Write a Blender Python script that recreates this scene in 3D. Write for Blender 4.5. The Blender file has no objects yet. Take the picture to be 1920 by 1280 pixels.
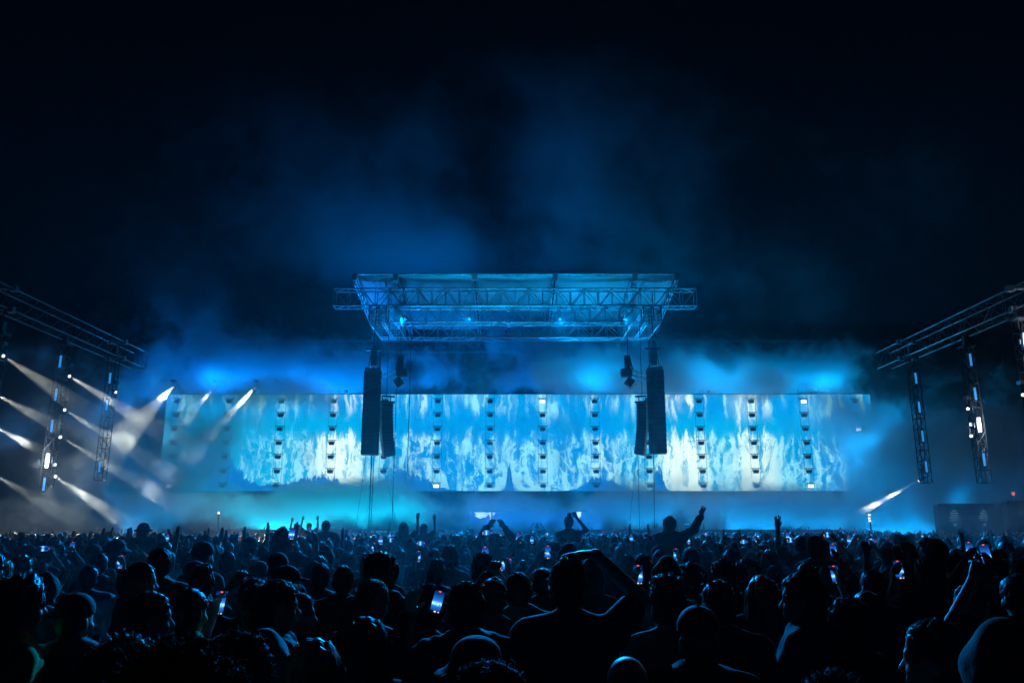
import bpy, math, random
import numpy as np
from mathutils import Vector, Matrix
R = math.radians
random.seed(7); rng = np.random.default_rng(7)
SC = bpy.context.scene
COL = SC.collection

# ------------------------------------------------------------------ camera
CAM_H, PITCH, LENS = 2.0, 13.2, 28.0
cam_d = bpy.data.cameras.new('camera'); cam = bpy.data.objects.new('camera', cam_d); COL.objects.link(cam)
cam_d.lens = LENS; cam_d.sensor_width = 36; cam_d.clip_start = 0.05; cam_d.clip_end = 2000
cam.location = (0, 0, CAM_H); cam.rotation_euler = (R(90 + PITCH), 0, 0)
SC.camera = cam
F = LENS / 36 * 1920
def at(px, py, Y):
    """world point seen at photo pixel (px,py) at depth Y"""
    u, v = (px - 960) / F, (640 - py) / F
    c, s = math.cos(R(PITCH)), math.sin(R(PITCH))
    yw, zw = c - v * s, s + v * c
    return Vector((u * Y / yw, Y, CAM_H + zw * Y / yw))

# ------------------------------------------------------------------ world: night sky
W = bpy.data.worlds.new('World'); SC.world = W; W.use_nodes = True
nt = W.node_tree; nt.nodes.clear()
sky = nt.nodes.new('ShaderNodeTexSky'); sky.sky_type = 'NISHITA'; sky.sun_disc = False
sky.sun_elevation = R(-6); sky.sun_rotation = R(200)
bg = nt.nodes.new('ShaderNodeBackground'); bg.inputs['Strength'].default_value = 0.004
wo = nt.nodes.new('ShaderNodeOutputWorld')
nt.links.new(sky.outputs[0], bg.inputs[0]); nt.links.new(bg.outputs[0], wo.inputs[0])

# ------------------------------------------------------------------ render settings
SC.view_settings.view_transform = 'Standard'; SC.view_settings.look = 'None'
SC.view_settings.exposure = 0; SC.view_settings.gamma = 1
cy = SC.cycles
cy.use_adaptive_sampling = True; cy.adaptive_threshold = 0.03
cy.use_denoising = True
cy.max_bounces = 4; cy.diffuse_bounces = 1; cy.glossy_bounces = 1; cy.transmission_bounces = 2
cy.volume_bounces = 1; cy.transparent_max_bounces = 6
cy.volume_step_rate = 2.0; cy.volume_max_steps = 160
cy.sample_clamp_indirect = 2.0; cy.sample_clamp_direct = 0.0
cy.caustics_reflective = False; cy.caustics_refractive = False

# ------------------------------------------------------------------ helpers
def tag(o, label=None, cat=None, group=None, kind=None):
    if label: o['label'] = label
    if cat: o['category'] = cat
    if group: o['group'] = group
    if kind: o['kind'] = kind
    return o
def empty(name, loc=(0, 0, 0), rz=0.0):
    o = bpy.data.objects.new(name, None); COL.objects.link(o)
    o.empty_display_size = 0.1
    o.location = loc; o.rotation_euler = (0, 0, rz); return o
def link(name, me, parent=None):
    o = bpy.data.objects.new(name, me); COL.objects.link(o)
    if parent is not None: o.parent = parent
    return o
def mesh_np(name, V, Q, T=None, mat=None, smooth=True):
    """mesh from numpy arrays: V (n,3), Q (m,4) quads, T (k,3) tris"""
    me = bpy.data.meshes.new(name)
    V = np.asarray(V, np.float32); me.vertices.add(len(V)); me.vertices.foreach_set('co', V.ravel())
    nq = 0 if Q is None else len(Q); ntt = 0 if T is None else len(T)
    lv = []; st = []; tot = []
    if nq: lv.append(np.asarray(Q, np.int32).ravel()); st.append(np.arange(nq) * 4)
    if ntt: lv.append(np.asarray(T, np.int32).ravel()); st.append(np.arange(ntt) * 3 + nq * 4)
    lv = np.concatenate(lv); st = np.concatenate(st)
    me.loops.add(len(lv)); me.loops.foreach_set('vertex_index', lv)
    me.polygons.add(nq + ntt); me.polygons.foreach_set('loop_start', st.astype(np.int32))
    me.update(calc_edges=True); me.validate()
    me.polygons.foreach_set('use_smooth', np.full(len(me.polygons), smooth))
    if mat: me.materials.append(mat)
    return me
class MB:
    def __init__(s): s.v = []; s.f = []
    def box(s, c, size, M=None):
        c = Vector(c); n = len(s.v); hx, hy, hz = [a / 2 for a in size]
        for dx, dy, dz in ((-1,-1,-1),(1,-1,-1),(1,1,-1),(-1,1,-1),(-1,-1,1),(1,-1,1),(1,1,1),(-1,1,1)):
            p = Vector((dx * hx, dy * hy, dz * hz))
            if M is not None: p = M @ p
            s.v.append(tuple(c + p))
        for q in ((0,3,2,1),(4,5,6,7),(0,1,5,4),(1,2,6,5),(2,3,7,6),(3,0,4,7)): s.f.append([n + i for i in q])
        return s
    def bar(s, a, b, r, n=6, r2=None):
        a, b = Vector(a), Vector(b); d = (b - a)
        if d.length < 1e-6: return s
        d.normalize(); up = Vector((0, 0, 1)) if abs(d.z) < .9 else Vector((1, 0, 0))
        x = d.cross(up).normalized(); y = d.cross(x); r2 = r if r2 is None else r2; k = len(s.v)
        for p, rr in ((a, r), (b, r2)):
            for i in range(n):
                t = 2 * math.pi * i / n; s.v.append(tuple(p + x * math.cos(t) * rr + y * math.sin(t) * rr))
        for i in range(n): s.f.append([k + i, k + (i + 1) % n, k + n + (i + 1) % n, k + n + i])
        s.f.append([k + i for i in range(n)][::-1]); s.f.append([k + n + i for i in range(n)])
        return s
    def path(s, pts, r, n=6):
        for a, b in zip(pts, pts[1:]): s.bar(a, b, r, n)
        return s
    def mesh(s, name, mat, smooth=False):
        me = bpy.data.meshes.new(name); me.from_pydata(s.v, [], s.f); me.update()
        me.polygons.foreach_set('use_smooth', [smooth] * len(me.polygons))
        if mat: me.materials.append(mat)
        return me
    def build(s, name, mat, parent=None, smooth=False, origin=True):
        if parent is None and origin and s.v:
            c = Vector([sum(a) / len(s.v) for a in zip(*s.v)]); c.z = min(a[2] for a in s.v)
            s.v = [tuple(Vector(a) - c) for a in s.v]
            o = link(name, s.mesh(name, mat, smooth)); o.location = c; return o
        return link(name, s.mesh(name, mat, smooth), parent)
def copy_tree(o, parent=None):
    c = o.copy(); COL.objects.link(c)
    if parent is not None: c.parent = parent
    for ch in list(o.children): copy_tree(ch, c)
    return c

# node maths: E wraps a socket and overloads + - * /
class NG:
    def __init__(s, tree, geo=False): s.t = tree; s.geo = geo
    def new(s, ty, **kw):
        n = s.t.nodes.new(ty)
        for k, v in kw.items(): setattr(n, k, v)
        return n
    def put(s, sock, val):
        if isinstance(val, E): s.t.links.new(val.s, sock)
        else: sock.default_value = val
    def m(s, op, *a, clamp=False):
        n = s.new('ShaderNodeMath', operation=op, use_clamp=clamp)
        for i, x in enumerate(a): s.put(n.inputs[i], x)
        return E(s, n.outputs[0])
    def noise(s, vec, scale=1, detail=4, rough=.5, dist=0., typ='FBM', lac=2.0, color=False):
        n = s.new('ShaderNodeTexNoise'); n.noise_type = typ
        if typ != 'FBM':
            try: n.normalize = True
            except Exception: pass
        s.put(n.inputs['Vector'], vec); s.put(n.inputs['Scale'], scale); s.put(n.inputs['Detail'], detail)
        s.put(n.inputs['Roughness'], rough); s.put(n.inputs['Lacunarity'], lac); s.put(n.inputs['Distortion'], dist)
        return E(s, n.outputs[1] if color else n.outputs[0])
    def vec(s, x, y, z):
        n = s.new('ShaderNodeCombineXYZ')
        for i, a in enumerate((x, y, z)): s.put(n.inputs[i], a)
        return E(s, n.outputs[0])
    def sep(s, v):
        n = s.new('ShaderNodeSeparateXYZ'); s.put(n.inputs[0], v)
        return [E(s, o) for o in n.outputs[:3]]
    def ss(s, x, a, b):      # smoothstep(a,b,x) -> 0..1 ; a may exceed b
        n = s.new('ShaderNodeMapRange', interpolation_type='SMOOTHSTEP')
        s.put(n.inputs[0], x)
        if not isinstance(a, E) and not isinstance(b, E) and a > b:
            s.put(n.inputs[1], b); s.put(n.inputs[2], a); n.inputs[3].default_value = 1; n.inputs[4].default_value = 0
        else:
            s.put(n.inputs[1], a); s.put(n.inputs[2], b); n.inputs[3].default_value = 0; n.inputs[4].default_value = 1
        return E(s, n.outputs[0])
    def mix(s, f, a, b):
        n = s.new('ShaderNodeMix', data_type='RGBA')
        s.put(n.inputs[0], f); s.put(n.inputs[6], a); s.put(n.inputs[7], b)
        return E(s, n.outputs[2])
    def gauss(s, x, c, w):
        d = (x - c) * (1 / w); return s.m('EXPONENT', d * d * -1.0)
class E:
    def __init__(s, g, sock): s.g = g; s.s = sock
    def __add__(s, o): return s.g.m('ADD', s, o)
    __radd__ = __add__
    def __sub__(s, o): return s.g.m('SUBTRACT', s, o)
    def __rsub__(s, o): return s.g.m('SUBTRACT', o, s)
    def __mul__(s, o): return s.g.m('MULTIPLY', s, o)
    __rmul__ = __mul__
    def __truediv__(s, o): return s.g.m('DIVIDE', s, o)
    def max(s, o): return s.g.m('MAXIMUM', s, o)
    def min(s, o): return s.g.m('MINIMUM', s, o)
    def clamp(s): return s.g.m('ADD', s, 0.0, clamp=True)
    def abs(s): return s.g.m('ABSOLUTE', s)

MATS = {}
def mat(name, color, rough=.6, metal=0., emit=None, strength=1., var=.25, nscale=6., bump=.0, spec=.5):
    if name in MATS: return MATS[name]
    m = bpy.data.materials.new(name); m.use_nodes = True; t = m.node_tree; g = NG(t)
    p = t.nodes['Principled BSDF']
    tc = g.new('ShaderNodeTexCoord')
    n = g.noise(E(g, tc.outputs['Object']), nscale, 3, .6)
    f = g.ss(n, .3, .7)
    c = Vector(color[:3])
    col = g.mix(f, (*(c * (1 - var)), 1), (*(c * (1 + var)), 1))
    t.links.new(col.s, p.inputs['Base Color'])
    r = n * .3 + (rough - .15); t.links.new(r.s, p.inputs['Roughness'])
    p.inputs['Metallic'].default_value = metal
    p.inputs['Specular IOR Level'].default_value = spec
    if bump:
        b = g.new('ShaderNodeBump'); b.inputs['Strength'].default_value = bump; b.inputs['Distance'].default_value = .02
        t.links.new(n.s, b.inputs['Height']); t.links.new(b.outputs[0], p.inputs['Normal'])
    if emit is not None:
        p.inputs['Emission Color'].default_value = (*emit, 1); p.inputs['Emission Strength'].default_value = strength
    MATS[name] = m; return m
ALU = mat('aluminium', (.5, .53, .56), .40, .4, nscale=9)
DULL = mat('dull_aluminium', (.07, .075, .08), .4, .6, nscale=9)
BLACK = mat('black_steel', (.03, .03, .033), .5, .2)
CAB = mat('black_paint', (.025, .026, .03), .55, 0, bump=.2, nscale=40)
GRILL = mat('grille_cloth', (.02, .02, .022), .8)
LENSOFF = mat('lens_off', (.05, .07, .1), .15)
CONC = mat('asphalt', (.05, .05, .05), .9, nscale=2)
# ================================================================== lights of the place and added washes (stage lamps and video wall live with their builders below)
BLUE = (0.0, 0.21, .92); CYAN = (0.0, 0.62, 0.85); AZURE = (0.0, 0.36, .92); WARM = (.95, 1.0, 0.86); WASH = (0, .30, .95)
def spot(name, loc, target, color, watts, cone, blend=.3, radius=.12, parent=None):
    l = bpy.data.lights.new(name, 'SPOT'); l.energy = watts; l.color = color
    l.spot_size = R(cone); l.spot_blend = blend; l.shadow_soft_size = radius
    o = bpy.data.objects.new(name, l); COL.objects.link(o)
    d = Vector(target) - Vector(loc)
    o.location = loc; o.rotation_euler = d.to_track_quat('-Z', 'Y').to_euler()
    return o

# ================================================================== ground
g0 = MB(); g0.v = [(-400, -60, 0), (400, -60, 0), (400, 700, 0), (-400, 700, 0)]; g0.f = [[0, 1, 2, 3]]
tag(g0.build('ground', CONC, origin=False), kind='structure')

# ================================================================== video wall
SY = 62.0
def build_screen():
    m = bpy.data.materials.new('video_picture'); m.use_nodes = True; t = m.node_tree; t.nodes.clear(); g = NG(t)
    uv = g.new('ShaderNodeUVMap'); uv.uv_map = 'UVMap'
    u, v, _ = g.sep(E(g, uv.outputs[0]))          # u = 0..13.35 along the wall, v = 0..1.8 down from the top edge, in hundreds of pitch units
    def cvec(x, y, z, sc, det, rough=.55):
        n = g.noise(g.vec(x, y, z), sc, det, rough, color=True); a_, b_, _c = g.sep(n); return (a_ - .5), (b_ - .5)
    q1, q2 = cvec(u * 1.7, v * 1.3, 0.3, 1.0, 4)
    r1, r2 = cvec(u * 2.3 + q1 * 2.2, v * 1.8 + q2 * 2.2, 5.1, 1.0, 4)
    wx = u + q1 * .45; wv = v + q2 * .5
    # hanging curtain of the upper half
    n1b = g.noise(g.vec(u * 1.5 + q1, v * .35, 9.0), 1.0, 3, .5)
    n1 = g.noise(g.vec(u * 7.5 + r1 * 2.2, v * 1.0 + r2 * .8, 1.0), 1.0, 6, .62)
    topm = g.ss(v - (n1b - .5) * 1.2, .80, .05)
    top = (g.ss(n1, .42, .66) * .55 + g.ss(n1b, .40, .62) * .35) * topm
    # flames of the lower half: folded smoke with bright filaments, tall tongues on top
    tong = g.noise(g.vec(u * 5.5 + r1 * 1.2, 0., 3.), 1., 5, .7)
    edge = .66 + (tong - .5) * 1.15
    lowm = g.ss(v - edge, -.02, .22)
    rim = g.gauss(v - edge, .05, .05)
    n2 = g.noise(g.vec(u * 5.6 + r1 * 3.6, v * 1.25 + r2 * 2.6, 6.0), 1.0, 7, .62)
    n3 = g.noise(g.vec(u * 9.0 + q1 * 3.0, v * 1.0 + q2 * 1.2, 2.0), 1.0, 6, .6)
    fil = g.ss((g.noise(g.vec(u * 3.0 + r1 * 3.4, v * 1.6 + r2 * 3.0, 4.0), 1.0, 6, .6) - .5).abs(), .055, .0)
    hot = g.gauss(u, 3.3, .65) * .95 + g.gauss(u, 9.75, .5) * 1.1 + g.gauss(u, 11.1, .55) * .8 + g.gauss(u, 4.85, .4) * .45 + g.gauss(u, 8.3, .5) * .45 + g.gauss(u, 6.6, .5) * .25
    dimL = g.ss(u, .9, 1.9); dimR = g.ss(u, 13.2, 12.3)
    rise = g.ss(v, .6, 1.7)
    low = (g.ss(n2 * .55 + n3 * .45 + hot * .07 + rise * .03, .43, .66) * .82 + fil * .45 * (rise * .5 + .5) + rim * .25 + hot * .04) * lowm * (dimL * .9 + .1) * (dimR * .85 + .15)
    # the two curls at the middle of the bottom edge
    def ring(cx, cy_, r, wd, side):
        dx = u - cx; dy = v - cy_; d = g.m('SQRT', dx * dx + dy * dy)
        return g.gauss(d, r, wd) * g.ss(dx * side[0] + dy * side[1], -.05, .12)
    curl = ring(6.13, 1.52, .29, .045, (.8, .6)) + ring(6.88, 1.53, .27, .04, (-.25, .9)) + ring(6.80, 1.50, .11, .03, (-.6, -.4)) * .7
    curl = curl * (g.noise(g.vec(u * 6, v * 6, 1.), 1., 4, .6) * .8 + .8)
    # shadowed hills cut from the bottom edge
    hn = g.noise(g.vec(u * 7, v * 1.6, 7.), 1., 6, .8, .8)
    hill = g.gauss(u, 4.55, .55) * .34 + g.gauss(u, 3.0, .5) * .26 + g.gauss(u, 8.2, .35) * .26 + g.gauss(u, 6.5, .06) * .42 + g.gauss(u, 2.2, .4) * .1 + g.gauss(u, 9.28, .1) * .42 + g.gauss(u, .9, .6) * .9
    cut = g.ss(v + hill * (hn * 3.2 - .55), 1.80, 1.81)
    I = (top + low + curl) * (1.0 - cut)
    I = g.ss(I, .10, .85)
    side = g.ss((u - 6.5).abs(), 1.6, 3.0)          # the outer parts are more turquoise
    base = g.mix(side * g.ss(v, .1, .8) * g.ss(u, 12.8, 11.), (0.0, .24, .62, 1), (.0, .36, .62, 1))
    base = g.mix(g.ss(n2, .35, .7) * .5, base, (.0, .37, .76, 1))
    base = g.mix(cut * .9, base, (.0, .13, .45, 1))
    light = g.mix(g.ss(hot, .2, .9), (.24, .70, .84, 1), (.74, .96, .84, 1))
    colr = g.mix(g.m('POWER', I, 1.15), base, light)
    # seams between the tiles of the wall
    def seam(x, p): return g.ss((g.m('FRACT', x * p) - .5).abs(), .485, .498)
    wn = g.new('ShaderNodeTexWhiteNoise'); wn.noise_dimensions = '2D'
    g.put(wn.inputs['Vector'], g.vec(g.m('FLOOR', u * 4.13), g.m('FLOOR', v * 4.13), 0.)); tile = E(g, wn.outputs[0])
    colr = g.mix(seam(u, 4.13).max(seam(v, 4.13)) * .16, colr, (0, .05, .2, 1)); colr = g.mix(tile * .07, colr, (0, .08, .3, 1))
    em = g.new('ShaderNodeEmission'); t.links.new(colr.s, em.inputs[0]); em.inputs[1].default_value = 1.3
    out = g.new('ShaderNodeOutputMaterial'); t.links.new(em.outputs[0], out.inputs[0])
    m.cycles.emission_sampling = 'FRONT'
    a, b = at(305, 739, SY), at(1646, 920, SY)
    x0, x1, z1, z0 = at(305, 830, SY).x, at(1640, 830, SY).x, a.z, b.z
    root = empty('video_wall', ((x0 + x1) / 2, SY, 0))
    tag(root, 'very wide LED wall showing white and cyan flames behind the strobe ladders', 'video wall')
    me = bpy.data.meshes.new('display'); N = 12
    vs = []; fs = []
    for i in range(N + 1):
        x = x0 + (x1 - x0) * i / N; vs += [(x, SY, z0), (x, SY, z1)]
    for i in range(N): fs.append([2 * i, 2 * i + 2, 2 * i + 3, 2 * i + 1])
    me.from_pydata(vs, [], fs); ul = me.uv_layers.new(name='UVMap')
    for l in me.loops:
        c = me.vertices[l.vertex_index].co
        ul.data[l.index].uv = ((c.x - x0) / (x1 - x0) * 13.35, (z1 - c.z) / (z1 - z0) * 1.8)
    me.materials.append(m)
    me.transform(Matrix.Translation(-Vector(root.location)))
    link('display', me, root)
    f = MB(); ox, oy = root.location.x, 0
    for z in (z0 - .03, z1 + .03): f.box(((x0 + x1) / 2 - ox, .06, z), (x1 - x0 + .12, .12, .055))
    for x in (x0 - .03, x1 + .03): f.box((x - ox, .06, (z0 + z1) / 2), (.055, .12, z1 - z0))
    f.build('frame', BLACK, root)
    f = MB(); f.box(((x0 + x1) / 2 - ox, .13, (z0 + z1) / 2), (x1 - x0 - .05, .12, z1 - z0 - .05)); f.build('backing', BLACK, root)
    return x0, x1, z0, z1
SX0, SX1, SZ0, SZ1 = build_screen()
# ================================================================== smoke: density grids, lit only by the lamps and the wall
def smoke_material(name, dens, albedo, aniso):
    m = bpy.data.materials.new(name); m.use_nodes = True; t = m.node_tree; t.nodes.clear()
    p = t.nodes.new('ShaderNodeVolumePrincipled')
    p.inputs['Color'].default_value = (*albedo, 1); p.inputs['Density'].default_value = dens
    p.inputs['Anisotropy'].default_value = aniso; p.inputs['Density Attribute'].default_value = 'density'
    o = t.nodes.new('ShaderNodeOutputMaterial'); t.links.new(p.outputs[0], o.inputs['Volume'])
    return m
def smoke_volume(name, lo, hi, vox, blobs, material, seed, nscale, lo_t, hi_t, rough=.6, warp=1.6, dist=.0, base=.0, edge=.30):
    gt = bpy.data.node_groups.new(name + '_density', 'GeometryNodeTree')
    gt.interface.new_socket(name='Geometry', in_out='INPUT', socket_type='NodeSocketGeometry')
    gt.interface.new_socket(name='Geometry', in_out='OUTPUT', socket_type='NodeSocketGeometry')
    g = NG(gt); pos = g.new('GeometryNodeInputPosition'); P = E(g, pos.outputs[0]); x, y, z = g.sep(P)
    S = None
    for (px, py, Y, sx, sz, sy, amp) in blobs:
        c = at(px, py, Y); k = Y / F
        d = ((x - c.x) * (1 / (sx * k))); e = (z - c.z) * (1 / (sz * k)); f = (y - Y) * (1 / sy)
        b = g.m('EXPONENT', (d * d + e * e + f * f) * -1.0) * amp
        S = b if S is None else S + b
    wn = g.noise(P, .16, 4, .55, color=True)
    vm = g.new('ShaderNodeVectorMath', operation='MULTIPLY_ADD')
    g.put(vm.inputs[0], wn); vm.inputs[1].default_value = (warp * 4, warp * 2, warp * 4); g.put(vm.inputs[2], P)
    off = g.new('ShaderNodeVectorMath', operation='ADD'); gt.links.new(vm.outputs[0], off.inputs[0]); off.inputs[1].default_value = (seed * 13.1, seed * 5.7, seed * 3.3)
    n = g.noise(E(g, off.outputs[0]), nscale, 6, rough, dist)
    # S<1 needs a high noise value to carry smoke: billows with uneven edges
    D = g.ss(n + (S - 1.0) * edge, lo_t, hi_t) * g.m('POWER', S.min(1.6), .6) + S.min(1.2) * base
    ex = None
    for v, a, b in ((x, lo[0], hi[0]), (y, lo[1], hi[1]), (z, lo[2], hi[2])):
        q = g.ss(v, a, a + 1.2) * g.ss(v, b, b - 1.2); ex = q if ex is None else ex * q
    if lo[2] <= 0.3: ex = g.ss(x, lo[0], lo[0] + 1.2) * g.ss(x, hi[0], hi[0] - 1.2) * g.ss(y, lo[1], lo[1] + 1.) * g.ss(y, hi[1], hi[1] - 1.) * g.ss(z, hi[2], hi[2] - 1.2)
    D = D * ex
    vc = g.new('GeometryNodeVolumeCube'); g.put(vc.inputs['Density'], D)
    vc.inputs['Min'].default_value = lo; vc.inputs['Max'].default_value = hi
    for i, nm in enumerate(('Resolution X', 'Resolution Y', 'Resolution Z')):
        vc.inputs[nm].default_value = max(8, int((hi[i] - lo[i]) / vox))
    sm = g.new('GeometryNodeSetMaterial'); sm.inputs['Material'].default_value = material
    gt.links.new(vc.outputs[0], sm.inputs[0])
    go = g.new('NodeGroupOutput'); gt.links.new(sm.outputs[0], go.inputs[0])
    me = bpy.data.meshes.new(name)
    cx = [(a + b) / 2 for a, b in zip(lo, hi)]
    me.from_pydata([tuple(lo), tuple(hi), (lo[0], hi[1], lo[2])], [], [(0, 1, 2)])
    me.materials.append(material)
    o = link(name, me); md = o.modifiers.new('density', 'NODES'); md.node_group = gt
    tag(o, kind='stuff'); return o
# (px, py, depth, half width px, half height px, half depth m, amount)
plume = [
    (600, 360, 69, 170, 190, 4, .9), (560, 240, 69, 150, 90, 4, .5), (760, 300, 69, 110, 130, 4, .5), (1100, 250, 69, 150, 170, 4, .9), (1180, 420, 69, 210, 120, 4, .85), (1290, 260, 69, 110, 120, 4, .6),
    (700, 470, 68, 150, 80, 4, .5), (960, 480, 68, 380, 70, 4, .5), (960, 150, 70, 260, 80, 4, .35), (350, 480, 68, 170, 120, 4, .4), (1480, 520, 68, 150, 90, 4, .5), (1500, 250, 70, 170, 130, 4, .35), (1700, 330, 70, 120, 150, 4, .25),
    (380, 280, 70, 160, 130, 4, .35), (840, 420, 69, 90, 120, 4, .35), (350, 560, 67, 80, 60, 4, .7), (230, 520, 67, 120, 90, 4, .3),
]
bank = [
    (960, 715, 65, 660, 40, 3, .8), (430, 680, 65, 150, 60, 3, 1.1), (350, 610, 66, 90, 70, 3, 1.1), (570, 670, 65, 130, 50, 3, .95), (700, 690, 65, 60, 60, 3, .4), (1060, 660, 65, 130, 50, 3, .8), (980, 630, 65, 90, 40, 3, .5),
    (1320, 690, 65, 200, 50, 3, 1.0), (1240, 640, 65, 100, 40, 3, .6), (1420, 650, 66, 120, 50, 3, .6), (1550, 690, 65, 90, 50, 3, .7), (250, 740, 65, 80, 80, 3, .5), (850, 650, 65, 90, 30, 3, .3),
]
front = [
    (1672, 926, 44.3, 26, 10, .8, 2.2), (1632, 947, 44.8, 20, 9, .8, 2.2), (60, 740, 33.5, 150, 60, 3, .4), (70, 860, 33.5, 170, 80, 3, .4), (230, 780, 37.5, 150, 70, 3, .45), (200, 900, 37.5, 180, 60, 3, .4), (150, 690, 38, 60, 50, 2.5, .4),
    (960, 860, 52, 640, 100, 5, .30), (430, 725, 58.5, 120, 36, 2, 1.15), (560, 735, 58.8, 90, 30, 1.8, 1.0), (1110, 715, 58.8, 120, 34, 1.8, 1.1), (1330, 715, 58.5, 160, 40, 2, 1.25), (1500, 730, 58.5, 110, 36, 2, .9), (840, 735, 59, 90, 22, 1.5, .6), (960, 900, 46, 800, 110, 5, .30), (960, 962, 57, 760, 36, 3.5, .95), (620, 930, 58, 130, 32, 3, 1.3), (700, 922, 58, 70, 28, 2.5, 1.1), (1180, 940, 58, 90, 40, 3, .8), (1400, 955, 58, 120, 50, 3, .8), (540, 960, 58, 50, 60, 3, .8),
    (310, 860, 56, 110, 110, 4, .75), (300, 940, 54, 130, 60, 4, .8), (390, 810, 58, 80, 40, 3, .5), (410, 880, 58, 60, 40, 3, .45), (240, 800, 50, 110, 60, 3, .5), (200, 820, 47, 80, 60, 3, .5), (250, 720, 58, 90, 60, 3, .5),
    (1660, 870, 56.5, 80, 110, 4, 1.3), (1620, 790, 58, 70, 50, 3, .7), (1550, 940, 56, 160, 60, 4, .9), (1720, 880, 55, 75, 100, 4, 1.25), (1840, 850, 48, 110, 90, 3.5, 1.0), (1890, 800, 45, 70, 80, 3, .8), (1780, 960, 50, 120, 60, 3, .5),
    (1560, 800, 59, 80, 50, 2, .45), (480, 780, 59, 140, 50, 2, .5), (1030, 690, 58, 130, 30, 2.5, .7), (1160, 700, 59, 140, 36, 2, .5), (1820, 975, 43.5, 150, 34, 2.5, .9), (120, 930, 45, 130, 60, 4, .4), (60, 780, 42, 90, 120, 3, .4),
]
SMP = smoke_material('smoke_high', .22, (.92, .96, 1.0), .1)
SMB = smoke_material('smoke_air', .8, (.92, .96, 1.0), .1)
SMF = smoke_material('smoke_stage', .6, (.92, .96, 1.0), .15)
BACKV = smoke_volume('smoke', (-46, 63.2, 16), (46, 76, 48), .42, plume, SMP, 1, .11, .20, .84, rough=.64, warp=2.6, dist=.4)
BANKV = smoke_volume('smoke', (-44, 62.6, 7), (42, 70, 22), .2, bank, SMB, 3, .24, .41, .57, rough=.66, warp=1.6, dist=.2, base=.025, edge=.2)
FRONTV = smoke_volume('smoke', (-36, 30, .2), (36, 61.0, 21), .23, front, SMF, 2, .30, .42, .58, rough=.66, warp=1.6, dist=.2, base=.025, edge=.2)

hz = bpy.data.materials.new('haze_air'); hz.use_nodes = True; t = hz.node_tree; t.nodes.clear()
p = t.nodes.new('ShaderNodeVolumePrincipled'); p.inputs['Color'].default_value = (.93, .96, 1, 1); p.inputs['Density'].default_value = .00017; p.inputs['Anisotropy'].default_value = .35
o = t.nodes.new('ShaderNodeOutputMaterial'); t.links.new(p.outputs[0], o.inputs['Volume'])
hb = MB(); hb.box((0, 36, 11.5), (96, 84, 25)); tag(hb.build('haze', hz, origin=False), kind='stuff')

mz = bpy.data.materials.new('low_mist'); mz.use_nodes = True; t = mz.node_tree; t.nodes.clear()
p = t.nodes.new('ShaderNodeVolumePrincipled'); p.inputs['Color'].default_value = (.93, .96, 1, 1); p.inputs['Density'].default_value = .003; p.inputs['Anisotropy'].default_value = .55
o = t.nodes.new('ShaderNodeOutputMaterial'); t.links.new(p.outputs[0], o.inputs['Volume'])
hb = MB(); hb.box((0, 30, 1.7), (90, 46, 3.0)); tag(hb.build('smoke', mz, origin=False), kind='stuff')
# ================================================================== trusses
def box_truss(name, a, b, w, h, bay, label, cat='truss', r=.06, rb=.035, plates=(), group=None, material=None):
    """four chords and lattice between a and b (centre of the bottom face); w across, h up"""
    material = material or ALU
    a, b = Vector(a), Vector(b); root = empty(name, a); tag(root, label, cat, group)
    L = (b - a).length; d = (b - a).normalized(); up = Vector((0, 0, 1)); s = d.cross(up).normalized()
    if abs(d.z) > .9: up = Vector((0, 1, 0)); s = Vector((1, 0, 0))
    O = [s * (w / 2), s * (-w / 2), s * (w / 2) + up * h, s * (-w / 2) + up * h]
    for o in O: MB().bar(o, o + d * L, r, 8).build('chord', material, root, smooth=True)
    n = max(2, int(round(L / bay))); m = MB()
    for (i, j) in ((0, 1), (2, 3), (0, 2), (1, 3)):
        for k in range(n + 1):
            p = O[i] + d * (L * k / n); q = O[j] + d * (L * k / n); m.bar(p, q, rb, 5)
            if k < n:
                e0, e1 = (i, j) if k % 2 else (j, i)
                m.bar(O[e0] + d * (L * k / n), O[e1] + d * (L * (k + 1) / n), rb, 5)
    m.build('lattice', material, root)
    for t in plates:
        c = d * t
        for k, z in ((0, 0), (2, h)):
            m = MB()
            for o in O[k:k + 2]: m.box(c + o, (.26, .26, .26) if abs(d.z) < .9 else (.2, .2, .2))
            m.box(c + up * z, (abs(s.x) * w + .2, abs(s.y) * w + .2, .06))
            m.build('corner_block', PLATE if material is ALU else DULLP, root)
    return root
PLATE = mat('plate_aluminium', (.6, .63, .66), .5, .5); DULLP = mat('dull_plate', (.16, .18, .2), .5, .4)

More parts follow.
